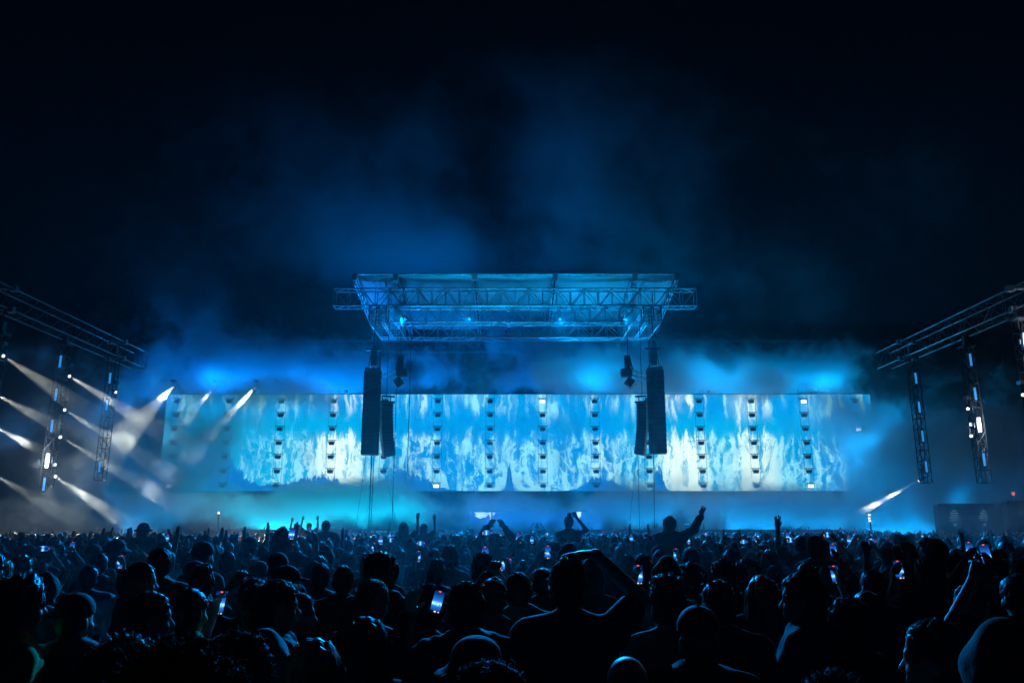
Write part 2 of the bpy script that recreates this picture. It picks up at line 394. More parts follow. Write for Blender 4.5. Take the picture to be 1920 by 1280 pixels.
# ---- stage roof
ROOF_F, ROOF_B = 55.5, 65.0
zr0 = at(964, 517, ROOF_F).z; zr1 = zr0 - 1.7
def roofp(px, t):
    x = at(px, 517, ROOF_F).x; Y = ROOF_F + (ROOF_B - ROOF_F) * t; return Vector((x, Y, zr0 + (zr1 - zr0) * t))
roof = empty('stage_roof', (0, ROOF_F, 0)); tag(roof, 'blue lit fabric stage roof sloping back above the front truss', 'stage roof')
fab = mat('roof_fabric', (.22, .235, .25), .6, 0, nscale=1.2, var=.12, bump=.1)
ribs = (665, 742, 890, 1041, 1190, 1268)
o0 = Vector(roof.location)
for a, b in zip(ribs, ribs[1:]):
    nx, ny = 26, 8; V = []; Q = []
    xa, xb = at(a, 517, ROOF_F).x + .09, at(b, 517, ROOF_F).x - .09
    for j in range(ny + 1):
        for i in range(nx + 1):
            s, t_ = i / nx, j / ny
            sag = -.10 * math.sin(math.pi * s) + .025 * math.sin(s * 43 + t_ * 3) * (1 - t_ * .4) + .015 * math.sin(s * 97 + a)
            V.append((xa + (xb - xa) * s, ROOF_F + (ROOF_B - ROOF_F) * t_ - o0.y, zr0 + (zr1 - zr0) * t_ + sag + .12))
    for j in range(ny):
        for i in range(nx): k = j * (nx + 1) + i; Q.append((k, k + 1, k + nx + 2, k + nx + 1))
    pnl = link('membrane_panel', mesh_np('membrane_panel', V, Q, mat=fab), roof)
    so = pnl.modifiers.new('thickness', 'SOLIDIFY'); so.thickness = .015
for px in ribs:
    p, q = roofp(px, 0) - o0, roofp(px, 1) - o0
    m = MB()
    for dx in (-.11, .11):
        m.bar(p + Vector((dx, 0, .08)), q + Vector((dx, 0, .08)), .045, 6); m.bar(p + Vector((dx, 0, -.34)), q + Vector((dx, 0, -.34)), .045, 6)
    for k in range(14):
        a_, b_ = p.lerp(q, k / 14), p.lerp(q, (k + 1) / 14)
        for dx in (-.11, .11): m.bar(a_ + Vector((dx, 0, .08 if k % 2 else -.34)), b_ + Vector((dx, 0, -.34 if k % 2 else .08)), .022, 5)
        m.bar(a_ + Vector((-.11, 0, -.34)), a_ + Vector((.11, 0, -.34)), .02, 5)
    m.box(p + Vector((0, -.05, -.1)), (.34, .12, .55))
    m.build('rafter', ALU, roof)
    m = MB(); leg = at(px, 540, 56.0); top = roofp(px, .05)
    for dx in (-.14, .14):
        m.bar(Vector((top.x + dx, 56.0, top.z - .3)) - o0, Vector((top.x + dx * 1.2, 56.0, leg.z + .02)) - o0, .04, 6)
    m.bar(Vector((top.x - .14, 56, top.z - .4)) - o0, Vector((top.x + .16, 56, leg.z + .05)) - o0, .03, 6)
    m.build('strut', ALU, roof)
m = MB(); p, q = roofp(660, 0) - o0, roofp(1273, 0) - o0; m.bar(p + Vector((0, -.02, .12)), q + Vector((0, -.02, .12)), .07, 8); m.build('edge_tube', ALU, roof)

# ---- front truss and the rectangular grid under it
GY0, GY1 = 56.0, 61.3
zb = at(964, 603, GY0).z; zt = at(964, 574, GY0).z; za0 = at(964, 575, GY0).z + .08; za1 = at(964, 541, GY0).z
X = lambda px, py, Y: at(px, py, Y).x
box_truss('front_truss', (X(625, 560, GY0), GY0 + .4, za0), (X(1306, 560, GY0), GY0 + .4, za1 * 0 + za0), .9, za1 - za0, 1.02,
          'long aluminium box truss right under the front edge of the stage roof', plates=())
box_truss('grid_truss', (X(740, 590, GY0), GY0 + .5, zb), (X(1192, 590, GY0), GY0 + .5, zb), .9, zt - zb, 1.1, 'middle truss of three, just below the long front truss of the stage roof', plates=(8.3,))
box_truss('grid_truss', (X(716, 620, GY1), GY1, zb), (X(1216, 620, GY1), GY1, zb), .9, zt - zb, 1.1, 'lowest and rearmost horizontal truss under the stage roof')
for lab, a, b in (('left', 690, 745), ('right', 1184, 1242)):
    xs = [X(a, 603, GY0) + .1, (X(a, 603, GY0) + X(b, 603, GY0)) / 2, X(b, 603, GY0) - .1]
    root = empty('side_truss', (xs[1], GY0, zb)); tag(root, f'ladder-like double truss joining front and rear trusses at {lab} end of roof grid', 'truss')
    for i in range(3):
        for dx in ((0,), (-.09, .09), (0,))[i] if i == 1 else (0,):
            m = MB(); m.bar((xs[i] + dx - xs[1], 0, 0), (xs[i] + dx - xs[1], GY1 - GY0 + .4, 0), .06, 8); m.bar((xs[i] + dx - xs[1], 0, zt - zb), (xs[i] + dx - xs[1], GY1 - GY0, zt - zb), .06, 8)
            m.build('chord', ALU, root, smooth=True)
    m = MB()
    for k in range(8):
        yy = (GY1 - GY0) * k / 7
        for z in (0, zt - zb): m.bar((xs[0] - xs[1], yy, z), (xs[2] - xs[1], yy, z), .035, 5)
        for i in (0, 2):
            m.bar((xs[i] - xs[1], yy, 0), (xs[i] - xs[1], yy, zt - zb), .03, 5)
            if k < 7: m.bar((xs[i] - xs[1], yy, 0 if k % 2 else zt - zb), (xs[i] - xs[1], yy + (GY1 - GY0) / 7, zt - zb if k % 2 else 0), .03, 5)
    m.build('lattice', ALU, root)
for lab, a, b in (('left', 690, 727), ('right', 1204, 1242)):
    xa, xb = X(a, 590, GY0), X(b, 590, GY0); c = Vector(((xa + xb) / 2, GY0 + .5, zb + .1)); w = (xb - xa); h = zt - zb
    root = empty('sleeve_block', c); tag(root, f'boxy corner sleeve block at {lab} end of the middle roof truss', 'sleeve block')
    for dx in (-w / 2 + .1, -.08, .08, w / 2 - .1):
        [MB().box((dx, yy, h / 2), (.1, .08, h)).build('upright', BLACK, root) for yy in (-.55, .45)]
    for z in (.16, h * .36, h * .68, h - .12):
        for yy in (-.58, .5): MB().box((0, yy, z), (w - .1, .08, .06)).build('cross_bar', ALU, root)
    for sx in (-.45, .45):
        m = MB(); m.bar((sx - .25, -.6, .3), (sx + .25, -.6, h - .3), .05); m.box((sx, -.62, h * .5), (.3, .1, .24)); m.build('roller_frame', ALU, root)
# towers that carry the roof, standing behind the wall
for lab, px in (('left', 707), ('right', 1224)):
    xx = X(px, 640, 63.2)
    box_truss('roof_tower', (xx, 63.3, 0), (xx, 63.3, zt), .5, .5, .8, f'upright truss tower behind the video wall holding the {lab} end of roof', material=BLACK, r=.05, rb=.03)
    box_truss('tower_beam', (xx, 61.9, zb + .12), (xx, 63.2, zb + .12), .4, .4, .6, f'short truss from roof grid to tower at {lab} end', material=BLACK, r=.04, rb=.03)
box_truss('header_truss', (X(500, 650, 72.0), 72, at(960, 660, 72).z), (X(1583, 650, 72.), 72, at(960, 660, 72).z), .6, 1.05, 1.3, 'faint long truss high behind the video wall, lost in blue smoke', material=BLACK, r=.035, rb=.015)
# ================================================================== strobe ladders in front of the wall
YL = 61.2
rows = [748, 774, 800, 826, 852, 879, 906]
names_l = ['leftmost', 'second', 'third', 'fourth', 'fifth', 'sixth', 'seventh', 'eighth', 'ninth', 'tenth', 'eleventh', 'twelfth', 'thirteenth', 'rightmost']
row_n = ['top', 'second', 'third', 'fourth', 'fifth', 'sixth', 'bottom']
lit = {(0, 6), (4, 6) , (7, 0), (12, 0), (12, 6), (13, 2)}
lit = {(0, 6), (5, 6), (7, 0), (12, 0), (12, 6), (13, 2)}
hot = mat('strobe_glow', (.9, .85, .9), .5, emit=(1., .93, 1.), strength=8)
rz = [at(960, r, YL).z for r in rows]
GREYP = mat('grey_paint', (.34, .4, .48), .5)
def strobe_proto():
    r = empty('strobe_light')
    m = MB(); m.box((0, 0, -.19), (.40, .16, .22)); m.box((0, .03, -.17), (.32, .22, .28)); m.build('housing', GREYP, r)
    for sx in (-1, 1): MB().box((sx * .23, 0, -.09), (.03, .07, .20)).build('yoke', BLACK, r)
    m = MB(); m.box((0, -.095, -.19), (.36, .02, .18)); m.build('lamp_panel', LENSOFF, r)
    return r
proto = None
for i in range(14):
    xx = X(333 + i * 97.7, 748, YL); base = Vector((xx, YL, rz[-1] - .25))
    root = empty('strobe_ladder', base); tag(root, f'{names_l[i]} of the fourteen thin strobe ladders hanging before the video wall' if 0 < i < 13 else f'{names_l[i]} thin strobe ladder hanging before the video wall', 'lighting ladder', 'strobe ladders before the video wall')
    hgt = SZ1 + .35 - base.z
    for sx in (-1, 1): MB().bar((sx * .33, 0, .0), (sx * .33, 0, hgt), .011, 6).build('rail', BLACK, root)
    for z in rz:
        m = MB(); m.box((0, 0, z - base.z + .06), (.78, .05, .035)); m.box((0, 0, z - base.z - .0), (.5, .04, .02))
        for q in (-.22, 0, .22): m.box((q, 0, z - base.z + .03), (.04, .05, .07))
        m.build('rung', BLACK, root)
    for j, z in enumerate(rz):
        if proto is None: proto = strobe_proto(); o = proto
        else: o = copy_tree(proto)
        o.location = (xx, YL - .02, z - .01)
        if (i, j) in lit:
            tag(o, f'glaring white lit strobe, {row_n[j]} one on the {names_l[i]} ladder', 'strobe light', 'strobe lights on the ladders')
            for c in o.children:
                if c.name.startswith('lamp_panel'):
                    c.data = c.data.copy(); c.data.materials.clear(); c.data.materials.append(hot); c['label'] = 'glowing white lamp panel'
        else:
            tag(o, f'dark unlit strobe, {row_n[j]} one on the {names_l[i]} ladder from the left' if 0 < i < 13 else f'dark unlit strobe, {row_n[j]} one on the {names_l[i]} ladder', 'strobe light', 'strobe lights on the ladders')
# drop wires between left array and fifth ladder
for px, lab in ((743, 'nearer the left speaker array'), (768, 'further from the left speaker array')):
    a = at(px, 741, 60.6); tag(MB().bar((a.x, 60.6, 1.9), (a.x, 60.6, zb), .028, 6).build('drop_cable', BLACK), f'thin dark cable down the front of the video wall, {lab}', 'cable')

# ================================================================== loudspeaker arrays
def line_array(px0, px1, pyt, pyb, Y, n, curve, yaw, label, sx):
    top = at((px0 + px1) / 2, pyt, Y); bot = at((px0 + px1) / 2, pyb, Y)
    w = (px1 - px0) / F * Y / .98; H = top.z - bot.z; ch = H / n
    root = empty('line_array', (top.x, Y, bot.z), R(yaw)); tag(root, label, 'speaker array')
    z = H; y = 0.; ang = 0.
    for k in range(n):
        ang = curve * (k / n) ** 2.2
        M = Matrix.Rotation(R(-ang), 3, 'X')
        c = Vector((0, y, z - ch / 2)) 
        m = MB()
        m.box(c, (w, .62, ch * .96), M)
        for s in (-1, 1): m.box(c + M @ Vector((s * (w / 2 + .012), -.1, 0)), (.035, .22, ch * .8), M)
        cab = m.build('speaker_cabinet', CAB, root)
        MB().box(c + M @ Vector((0, -.32, 0)), (w * .94, .03, ch * .86), M).build('grille', GRILL, cab)
        dz = ch * math.cos(R(ang)); y += -ch * math.sin(R(ang)) * -1; z -= dz
    m = MB(); m.box((0, 0, H + .08), (w * .9, 1.1, .1)); m.box((-w * .35, 0, H + .16), (.08, 1.2, .1)); m.box((w * .35, 0, H + .16), (.08, 1.2, .1))
    m.build('rigging_frame', BLACK, root)
    m = MB(); tz = zb - bot.z
    for s in (-.3, .3): m.bar((s * w, 0, H + .15), (s * w * .6, .3, H + 1.3), .035)
    m.box((0, .3, H + 1.0), (.42, .36, 1.1)); m.box((-.05, .3, H + 1.62), (1.1, .34, .12))
    m.bar((0, .3, H + 1.6), (0, .3, tz + .3), .03)
    m.build('chain_hoist', BLACK, root)
    return root
line_array(684, 715, 696, 852, 55.2, 16, 5, 6, 'tall dark speaker array hanging left of the stage, wider of its pair', 1)
line_array(1212, 1243, 694, 850, 55.2, 16, 5, -6, 'tall dark speaker array hanging right of the stage, wider of its pair', -1)
def side_array(px0, px1, pyt, pyb, Y, n, label, s):
    top = at((px0 + px1) / 2, pyt, Y); bot = at((px0 + px1) / 2, pyb, Y); w = (px1 - px0) / F * Y; H = top.z - bot.z; ch = H / n
    root = empty('line_array', (top.x, Y, bot.z), R(24 * s)); tag(root, label, 'speaker array')
    x = 0
    for k in range(n):
        a = (k / n) ** 1.6 * 13 * s; M = Matrix.Rotation(R(-a * 1.0), 3, 'Y') @ Matrix.Rotation(R(-abs(a) * .4), 3, 'X')
        x = s * (k / n) ** 2 * .35; c = Vector((x, 0, H - ch * (k + .5)))
        m = MB(); m.box(c, (w * .8, .6, ch * .94), M)
        m.box(c + M @ Vector((s * w * .42, -.1, ch * .4)), (.12, .16, .05), M)
        cab = m.build('speaker_cabinet', CAB, root)
        MB().box(c + M @ Vector((0, -.31, 0)), (w * .74, .03, ch * .84), M).build('grille', GRILL, cab)
    m = MB(); m.box((0, 0, H + .1), (w, .9, .1))
    for q in (-.3, .3): m.bar((q * w, 0, H + .1), (q * w, 0, H + .5), .03)
    m.box((.1 * s, 0, H + .55), (w * .9, .4, .08)); m.bar((0, 0, H + .5), (0, 0, zb - bot.z), .025)
    m.build('rigging_frame', BLACK, root); return root
side_array(711, 738, 757, 855, 56.5, 15, 'narrower curved speaker array just inside the left main array', 1)
side_array(1193, 1216, 757, 852, 56.5, 15, 'narrower curved speaker array just inside the right main array', -1)
# bracing frame with follow lamps beside the arrays
def platform(s, px, lab):
    c = at(px, 690, 55.0); root = empty('side_light_frame', (c.x, 55.0, c.z)); tag(root, lab, 'light frame')
    k = s
    m = MB(); m.bar((-1.6 * k, 0, -.75), (.2 * k, .0, -.05), .05); m.bar((-1.6 * k, 0, -1.05), (.3 * k, 0, -.4), .05)
    for q in range(6):
        t0 = q / 6; m.bar((-1.6 * k + 1.8 * k * t0, 0, -.75 + .7 * t0), (-1.6 * k + 1.9 * k * (t0 + .08), 0, -1.05 + .65 * (t0 + .08)), .03)
    m.build('arm', ALU, root)
    m = MB(); m.box((.35 * k, 0, .35), (.4, .3, 1.1)); m.bar((0, 0, -.1), (.2 * k, 0, .9), .05); m.bar((.3 * k, 0, .9), (.25 * k, .3, zb - c.z), .03); m.build('hoist', BLACK, root)
    m = MB(); m.box((.45 * k, 0, -.35), (.75, .5, .55)); m.box((.45 * k, -.27, -.35), (.5, .06, .35)); m.build('lamp_box', BLACK, root)
    m = MB(); m.box((.25 * k, 0, -1.0), (.55, .3, .6), Matrix.Rotation(R(-35 * k), 3, 'Y')); m.build('flood_lamp', BLACK, root)
    m = MB(); m.bar((-1.5 * k, 0, -1.25), (-1.1 * k, 0, -1.55), .03); m.bar((-.3 * k, 0, -1.1), (.25 * k, 0, -1.5), .03); m.bar((-.8 * k, 0, -.9), (-.2 * k, 0, -.65), .03); m.build('barn_door', ALU, root)
platform(1, 742, 'dark slanting lamp frame beside the top of left main speaker array')
platform(-1, 1186, 'dark slanting lamp frame beside the top of right main speaker array')
# guy lines under the arrays
for (pa, qa, pb, qb, r, lab) in ((697, 853, 691, 1000, .045, 'thicker rope below the left main speaker array'), (701, 853, 695, 1000, .03, 'thinner rope beside the thick one below left main array'), (686, 853, 668, 985, .015, 'slack thin rope furthest left below the left main array'),
        (739, 855, 735, 990, .035, 'rope below the narrow left speaker array'), (728, 910, 742, 975, .015, 'short thin slanting rope below the narrow left array'), (702, 915, 680, 985, .012, 'short thin rope slanting left below the left array'),
        (1226, 851, 1227, 990, .03, 'thicker rope below the right main speaker array'), (1196, 851, 1198, 940, .02, 'thin rope below the narrow right speaker array'), (1193, 851, 1180, 990, .013, 'thin slanting rope left of the right speaker arrays')):
    a, b = at(pa, qa, 55.3), at(pb, qb, 54.6); b = a + (b - a) * ((a.z - 0.05) / (a.z - b.z))
    tag(MB().bar(a, b, r, 6).build('rope', BLACK), lab, 'rope')

# ================================================================== side trusses, light towers and beams
strip_on = mat('blue_strip', (.1, .3, .6), .5, emit=(.02, .28, .75), strength=.9)
flare = mat('white_flare', (1, 1, 1), .5, emit=(.85, .95, 1.), strength=25)
lensw = mat('white_lens', (1, 1, 1), .5, emit=(1., .95, .85), strength=2.5)
red = mat('red_lamp', (1, .1, .1), .5, emit=(1., .1, .12), strength=4)
for s, lab in ((-1, 'left'), (1, 'right')):
    r = box_truss('side_truss', (22.2 * s, 16, 11.25), (22.2 * s, 46.5, 11.25), .85, .95, 1.15, f'dark truss high over the {lab} side of crowd, running toward the stage', plates=(17.4, 27.6), r=.038, rb=.014, material=DULL)
def tower(s, Y, ztop, zbot, label):
    root = empty('light_tower', (22.0 * s, Y, zbot)); tag(root, label, 'light tower', 'light towers hanging from the side trusses')
    H = ztop - zbot; m0 = []
    for dx in (-.22, .22):
        for dy in (-.22, .22): MB().bar((dx, dy, 0), (dx, dy, H), .028, 5).build('rail', BLACK, root)
    m = MB(); n = int(H / .55)
    for k in range(n + 1):
        z = H * k / n
        for (a, b) in (((-.22, -.22), (.22, -.22)), ((.22, -.22), (.22, .22)), ((.22, .22), (-.22, .22)), ((-.22, .22), (-.22, -.22))):
            m.bar((*a, z), (*b, z), .02, 5)
            if k < n: m.bar((*a, z), (*b, z + H / n), .016, 5)
    m.build('lattice', BLACK, root)
    m = MB(); m.box((0, 0, H + .05), (.6, .6, .08)); m.bar((0, 0, H), (0, 0, 11.3 - zbot), .03); m.box((0, .0, H + .35), (.25, .25, .5)); m.build('hoist', BLACK, root)
    return root
def strip(s, Y, px, py, lit_, label):
    c = at(px, py, Y - .3); r = empty('strip_strobe', (c.x, Y - .42, c.z)); tag(r, label, 'strip light', 'upright strip lights on the side towers')
    m = MB(); m.box((0, 0, 0), (.20, .16, .72)); m.box((0, .12, 0), (.3, .1, .2)); m.build('housing', BLACK, r)
    MB().box((0, -.09, 0), (.10, .02, .58 if not lit_ else .62)).build('lamp_panel', flare if lit_ else strip_on, r)
    if lit_:
        l = bpy.data.lights.new('flare_light', 'POINT'); l.energy = 220; l.color = (.75, .9, 1); l.shadow_soft_size = .15
        lo = bpy.data.objects.new('flare_light', l); COL.objects.link(lo); lo.parent = r; lo.location = (0, -.35, 0)
    return r
def head(px, py, Y, tgt, watts, cone, label, color=WARM, proto=None, blend=.25, lens=lensw, rr=.07):
    c = at(px, py, Y); d = (Vector(tgt) - c).normalized()
    r = empty('moving_head_light', c); tag(r, label, 'stage light', 'moving head lights')
    q = d.to_track_quat('-Z', 'Y'); M = q.to_matrix(); ax = M @ Vector((0, 0, -1)); sx = M @ Vector((1, 0, 0))
    m = MB(); m.bar(-ax * .32, ax * .0, rr * .95, 14, rr * 1.1); m.bar(-ax * .42, -ax * .32, rr * .6, 12, rr * .95); m.build('head', BLACK, r, smooth=False)
    m = MB(); up = Vector((0, 0, 1))
    for k in (-1, 1): m.bar(-ax * .15 + sx * k * rr * 1.2, -ax * .2 + sx * k * rr * 1.2 + up * .38, .03, 5)
    m.bar(-ax * .2 - sx * rr * 1.2 + up * .38, -ax * .2 + sx * rr * 1.2 + up * .38, .03, 5); m.build('yoke', BLACK, r)
    MB().box(-ax * .2 + up * .47, (.34, .3, .16)).build('base', BLACK, r)
    if lens: MB().bar(ax * .002, ax * .02, rr * .95, 14).build('lens', lens, r)
    if watts:
        lo = spot('beam', c + d * .05, Vector(tgt), color, watts, cone, blend, .05); lo.parent = r; lo.location = d * .05
    return r
TW = {}
for s, lab, tops in ((-1, 'left', ((43.1, 668, 900, 215), (38.2, 648, 912, 122), (33.3, 628, 925, -5), (28.6, 600, 940, -100))), (1, 'right', ((42.9, 668, 905, 1714), (37.6, 652, 905, 1812), (33.4, 600, 925, 1915), (28.6, 600, 940, 2060)))):
    for k, (Y, a, b, px) in enumerate(tops):
        w = ('rearmost', 'second rearmost', 'third rearmost', 'nearest')[k]
        if k == 3: continue
        tower(s, Y, at(960, a, Y).z, at(960, b, Y).z, f'{w} of the dark light towers hanging over the {lab} edge of crowd')
H = 'upper middle lower'.split()
def P(s, Y, py):     # pixel x of the tower axis at this height
    c, sn = math.cos(R(PITCH)), math.sin(R(PITCH)); v = (640 - py) / F; return 960 + F * (22.0 * s) / Y * (c - v * sn)
lt = 'left'
# left: strips
for (Y, py, li, lab) in ((38.2, 679, 0, 'dim blue upright strip light, highest on the second rearmost left tower'), (38.2, 741, 0, 'dim blue upright strip light, second from top on the second rearmost left tower'),
        (38.2, 799, 0, 'dim blue upright strip light, third from top on the second rearmost left tower'), (38.2, 864, 1, 'glaring white upright strip light low on the left side tower'), (38.2, 908, 0, 'dim blue strip light at the foot of the second rearmost left tower'),
        (43.1, 710, 0, 'small blue strip light high on the rearmost left tower'), (43.1, 760, 0, 'small blue strip light halfway down the rearmost left tower'), (43.1, 875, 0, 'small blue strip light low on the rearmost left tower')):
    strip(-1, Y, P(-1, Y, py), py, li, lab)
for (Y, py, li, lab) in ((42.9, 710, 0, 'pale blue strip light highest on the rearmost right tower'), (42.9, 764, 0, 'pale blue strip light in the middle of the rearmost right tower'), (42.9, 818, 0, 'pale blue strip light third down the rearmost right tower'), (42.9, 875, 0, 'faint blue strip light low on the rearmost right tower'),
        (37.6, 676, 0, 'pale blue strip light highest on the second rearmost right tower'), (37.6, 739, 0, 'pale blue strip light above the glaring one on the right tower'), (37.6, 797, 1, 'glaring white strip light in the middle of the right tower'), (37.6, 862, 0, 'pale blue strip light below the glaring one on the right tower'),
        (33.4, 641, 1, 'glaring cyan white strip light at the right edge, on the nearest right tower')):
    strip(1, Y, P(1, Y, py), py, li, lab)
BP = 8.5
BEAMS = [  # px,py,Y, target px,py,Y, watts, cone, label
    (6, 667, 33.3, 170, 775, 31.0, 5200, 9, 'white spot light with the highest beam at the far left of the photo'),
    (-6, 740, 33.3, 130, 812, 31.0, 3400, 8, 'white spot light just off the left edge, beam second from top'),
    (-10, 800, 33.3, 110, 862, 31.0, 1800, 8, 'white spot light just off the left edge with a faint beam'),
    (-16, 888, 33.3, 160, 985, 31.0, 2600, 9, 'white spot light just off the left edge with the lowest beam'),
    (130, 705, 38.0, 265, 786, 36.0, 4800, 8, 'white spot light highest on the second rearmost left tower'),
    (121, 768, 38.0, 250, 846, 36.0, 3800, 7, 'white spot light second down the second rearmost left tower'),
    (113, 819, 38.0, 240, 893, 36.0, 3400, 7, 'white spot light just above the glaring left strip light'),
    (104, 893, 38.0, 250, 990, 35.0, 4200, 8, 'white spot light just below the glaring left strip light'),
    (217, 735, 43.0, 262, 766, 42.0, 400, 7, 'small white spot light alone on the rearmost left tower'),
    (324, 726, 60.4, 170, 878, 42.0, 20000, 7.5, 'white spot light over the left end of video wall with a big beam'),
    (400, 727, 60.6, 340, 800, 54.0, 1100, 7, 'faint white spot light over the left part of video wall'),
    (478, 727, 60.6, 345, 868, 50.0, 8000, 7.0, 'white spot light above the third strobe ladder, beam leaning left'),
    (1723, 901, 43.0, 1600, 968, 45.0, 2600, 7, 'white spot light low on the rearmost right tower'),
]
for (px, py, Y, tx, ty, tY, w, cone, lab) in BEAMS:
    head(px, py, Y, at(tx, ty, tY), w * BP, cone, lab)
for (px, py, Y, lab) in ((1815, 766, 37.4, 'small warm spot light above the glaring strip on the right tower'), (1821, 817, 37.4, 'small warm spot light below the glaring strip on the right tower'), (1918, 740, 33.2, 'small warm spot light at the right edge under the nearest right tower')):
    head(px, py, Y, at(px - 60, py + 60, Y - 3), 60, 10, lab)
tag(MB().box(at(1900, 925, 50), (.12, .1, .18)).build('red_lamp', red), 'tiny red lamp in the dark behind the right smoke', 'lamp')
MB_pole = MB(); q = at(1900, 925, 50.1); tag(MB_pole.bar((q.x, 50.12, 0), (q.x, 50.12, q.z + .05), .04).build('lamp_post', BLACK), 'thin dark post carrying the tiny red lamp at right', 'post')
for px, lab in ((324, 'leftmost'), (400, 'middle'), (478, 'right')):
    Y_ = 60.4 if px == 324 else 60.6; c = at(px, 726, Y_)
    tag(MB().path([(c.x, Y_, c.z + .5), (c.x, Y_ + .75, c.z + .5), (c.x, 62.2, SZ1 - .3)], .035, 6).build('lamp_bracket', BLACK), f'thin bracket holding the {lab} of three spot lights over the video wall', 'bracket')

# ================================================================== stage, booth and side panels
deck = empty('stage', (0, 60, 0)); tag(deck, 'low dark stage with pale edge lines below the video wall', 'stage')
MB().box((0.5, 0.5, .85), (52, 9, 1.7)).build('deck', BLACK, deck)
m = MB(); [m.box((0.5 + k * 2.6 - 26, -4.04, .85), (.05, .06, 1.6)) for k in range(21)]; m.build('skirt_seams', GRILL, deck)
edge = mat('edge_light', (.3, .6, .7), .5, emit=(.05, .5, .75), strength=.7)
for (a, b, py, Y) in ((528, 690, 965, 59.5), (695, 740, 996, 55.8), (1110, 1120, 962, 59), (1018, 1030, 960, 59), (1060, 1072, 960, 59), (1284, 1293, 982, 57), (1368, 1378, 983, 57)):
    p0, p1 = at(a, py, Y), at(b, py, Y)
    MB().box(((p0.x + p1.x) / 2, Y - 60, (p0.z)), (p1.x - p0.x, .04, .035)).build('edge_strip', edge, deck)
tag(MB().bar(at(502, 983, 56), at(508, 967, 56), .03).build('light_stick', edge), 'thin slanting lit stick low on the left part of stage', 'light stick')
# booth with a small display fascia, mostly dark with a few bright shapes
booth = empty('booth', (at(990, 970, 58).x, 58, 0)); tag(booth, 'low centre stage booth whose front screen shows small white shapes', 'booth')
bx0, bx1 = at(880, 970, 57).x - booth.location.x, at(1100, 970, 57).x - booth.location.x
zt_, zb_ = at(960, 957, 57).z, at(960, 978, 57).z
MB().box(((bx0 + bx1) / 2, 0, (1.7 + zt_) / 2), (bx1 - bx0, 1.8, zt_ - 1.7)).build('counter', BLACK, booth)
MB().box(((bx0 + bx1) / 2, -.93, (zt_ + zb_) / 2), (bx1 - bx0, .06, zt_ - zb_)).build('front_screen', mat('screen_dark', (.01, .05, .12), .4, emit=(0, .12, .42), strength=.12), booth)
glow = mat('screen_white', (1, 1, 1), .5, emit=(.8, 1., .92), strength=1.3)
def shape(pts):
    v = [at(a, b, 57.0) for a, b in pts]; n = len(v)
    me = bpy.data.meshes.new('bright_shape'); c = Vector(booth.location)
    me.from_pydata([(p.x - c.x, -.985, p.z) for p in v] + [(p.x - c.x, -.962, p.z) for p in v], [], [list(range(n))[::-1], [n + i for i in range(n)]] + [[i, (i + 1) % n, n + (i + 1) % n, n + i] for i in range(n)])
    me.materials.append(glow); link('bright_shape', me, booth)
shape([(889, 960), (913, 960), (909, 966), (901, 972), (891, 967), (893, 964)])
shape([(905, 969), (916, 960), (920, 960), (909, 970)]); shape([(916, 960), (921, 960), (920, 975), (918, 968)]); shape([(923, 960), (929, 960), (925, 967)])
shape([(1081, 959), (1090, 959), (1089, 967), (1085, 972), (1082, 966)])
shape([(879, 960), (882, 960), (881, 961)]); 
# dark boxes at both sides with printed notices
glow_print = mat('glowing_notice_print', (.5, .55, .6), .7, emit=(.1, .25, .38), strength=1.0)  # print given a glow of its own so the lettering shows
def side_wall(px0, px1, py, Y, lab, cols):
    a, b = at(px0, py, Y), at(px1, py, Y); r = empty('dark_hoarding', ((a.x + b.x) / 2, Y, 0)); tag(r, lab, 'hoarding')
    w = b.x - a.x
    MB().box((0, .3, a.z / 2), (w, .5, a.z)).build('board', mat('hoarding_paint', (.03, .035, .045), .6), r)
    m = MB(); m.bar((-w / 2, 0, a.z + .03), (w / 2, 0, a.z + .03), .03); [m.box((-w / 2 + w * k / 6, .03, a.z / 2), (.06, .06, a.z)) for k in range(7)]; m.build('frame', BLACK, r)
    for k, px in enumerate(cols):
        m = MB()
        for j, (ww, py_) in enumerate(((7, 957), (13, 961.5), (13, 966), (18, 970), (15, 974.5), (5, 983))):
            c = at(px + (2 if j == 5 else 0), py_, Y); kk = Y / F; x = -ww / 2
            while x < ww / 2:
                l = random.uniform(1.2, 3.2); l = min(l, ww / 2 - x); m.box((c.x - r.location.x + (x + l / 2) * kk, -.02, c.z), (l * kk * .8, .03, (1.3 if j < 5 else 4) * kk)); x += l + .5
        m.build('notice_lettering', glow_print, r)
side_wall(1758, 1885, 945, 47, 'tall dark hoarding with two faint printed notices, right of the stage', (1789, 1844))
side_wall(1655, 1672, 962, 56, 'narrow dark panel left of the hoarding with notices', ())
side_wall(252, 296, 957, 58.5, 'dark boxy panel low at left of the stage', ())
side_wall(1888, 1990, 940, 45, 'dark hoarding at the right edge of photo beyond the crowd', ())
for k, (px, py) in enumerate(((1630, 965), (1630, 971), (1631, 976))):
    r = tag(MB().box(at(px, py, 50), (.11, .1, .08)).build('work_lamp', lensw), f'tiny white work lamp near the right smoke, {("top", "middle", "lowest")[k]} of three', 'lamp', 'work lamps by the right smoke')
q = at(1630, 962, 50.1); tag(MB().bar((q.x, 50.1, 0), (q.x, 50.1, q.z), .05).build('lamp_post', BLACK), 'thin dark post carrying three tiny white work lamps', 'post')
tag(MB().box(at(410, 961, 50), (.09, .1, .12)).build('work_lamp', lensw), 'single tiny white work lamp below left part of the video wall', 'lamp')
q = at(410, 961, 50.1); tag(MB().bar((q.x, 50.12, 0), (q.x, 50.12, q.z), .04).build('lamp_post', BLACK), 'thin dark post carrying a single tiny white lamp at left', 'post')

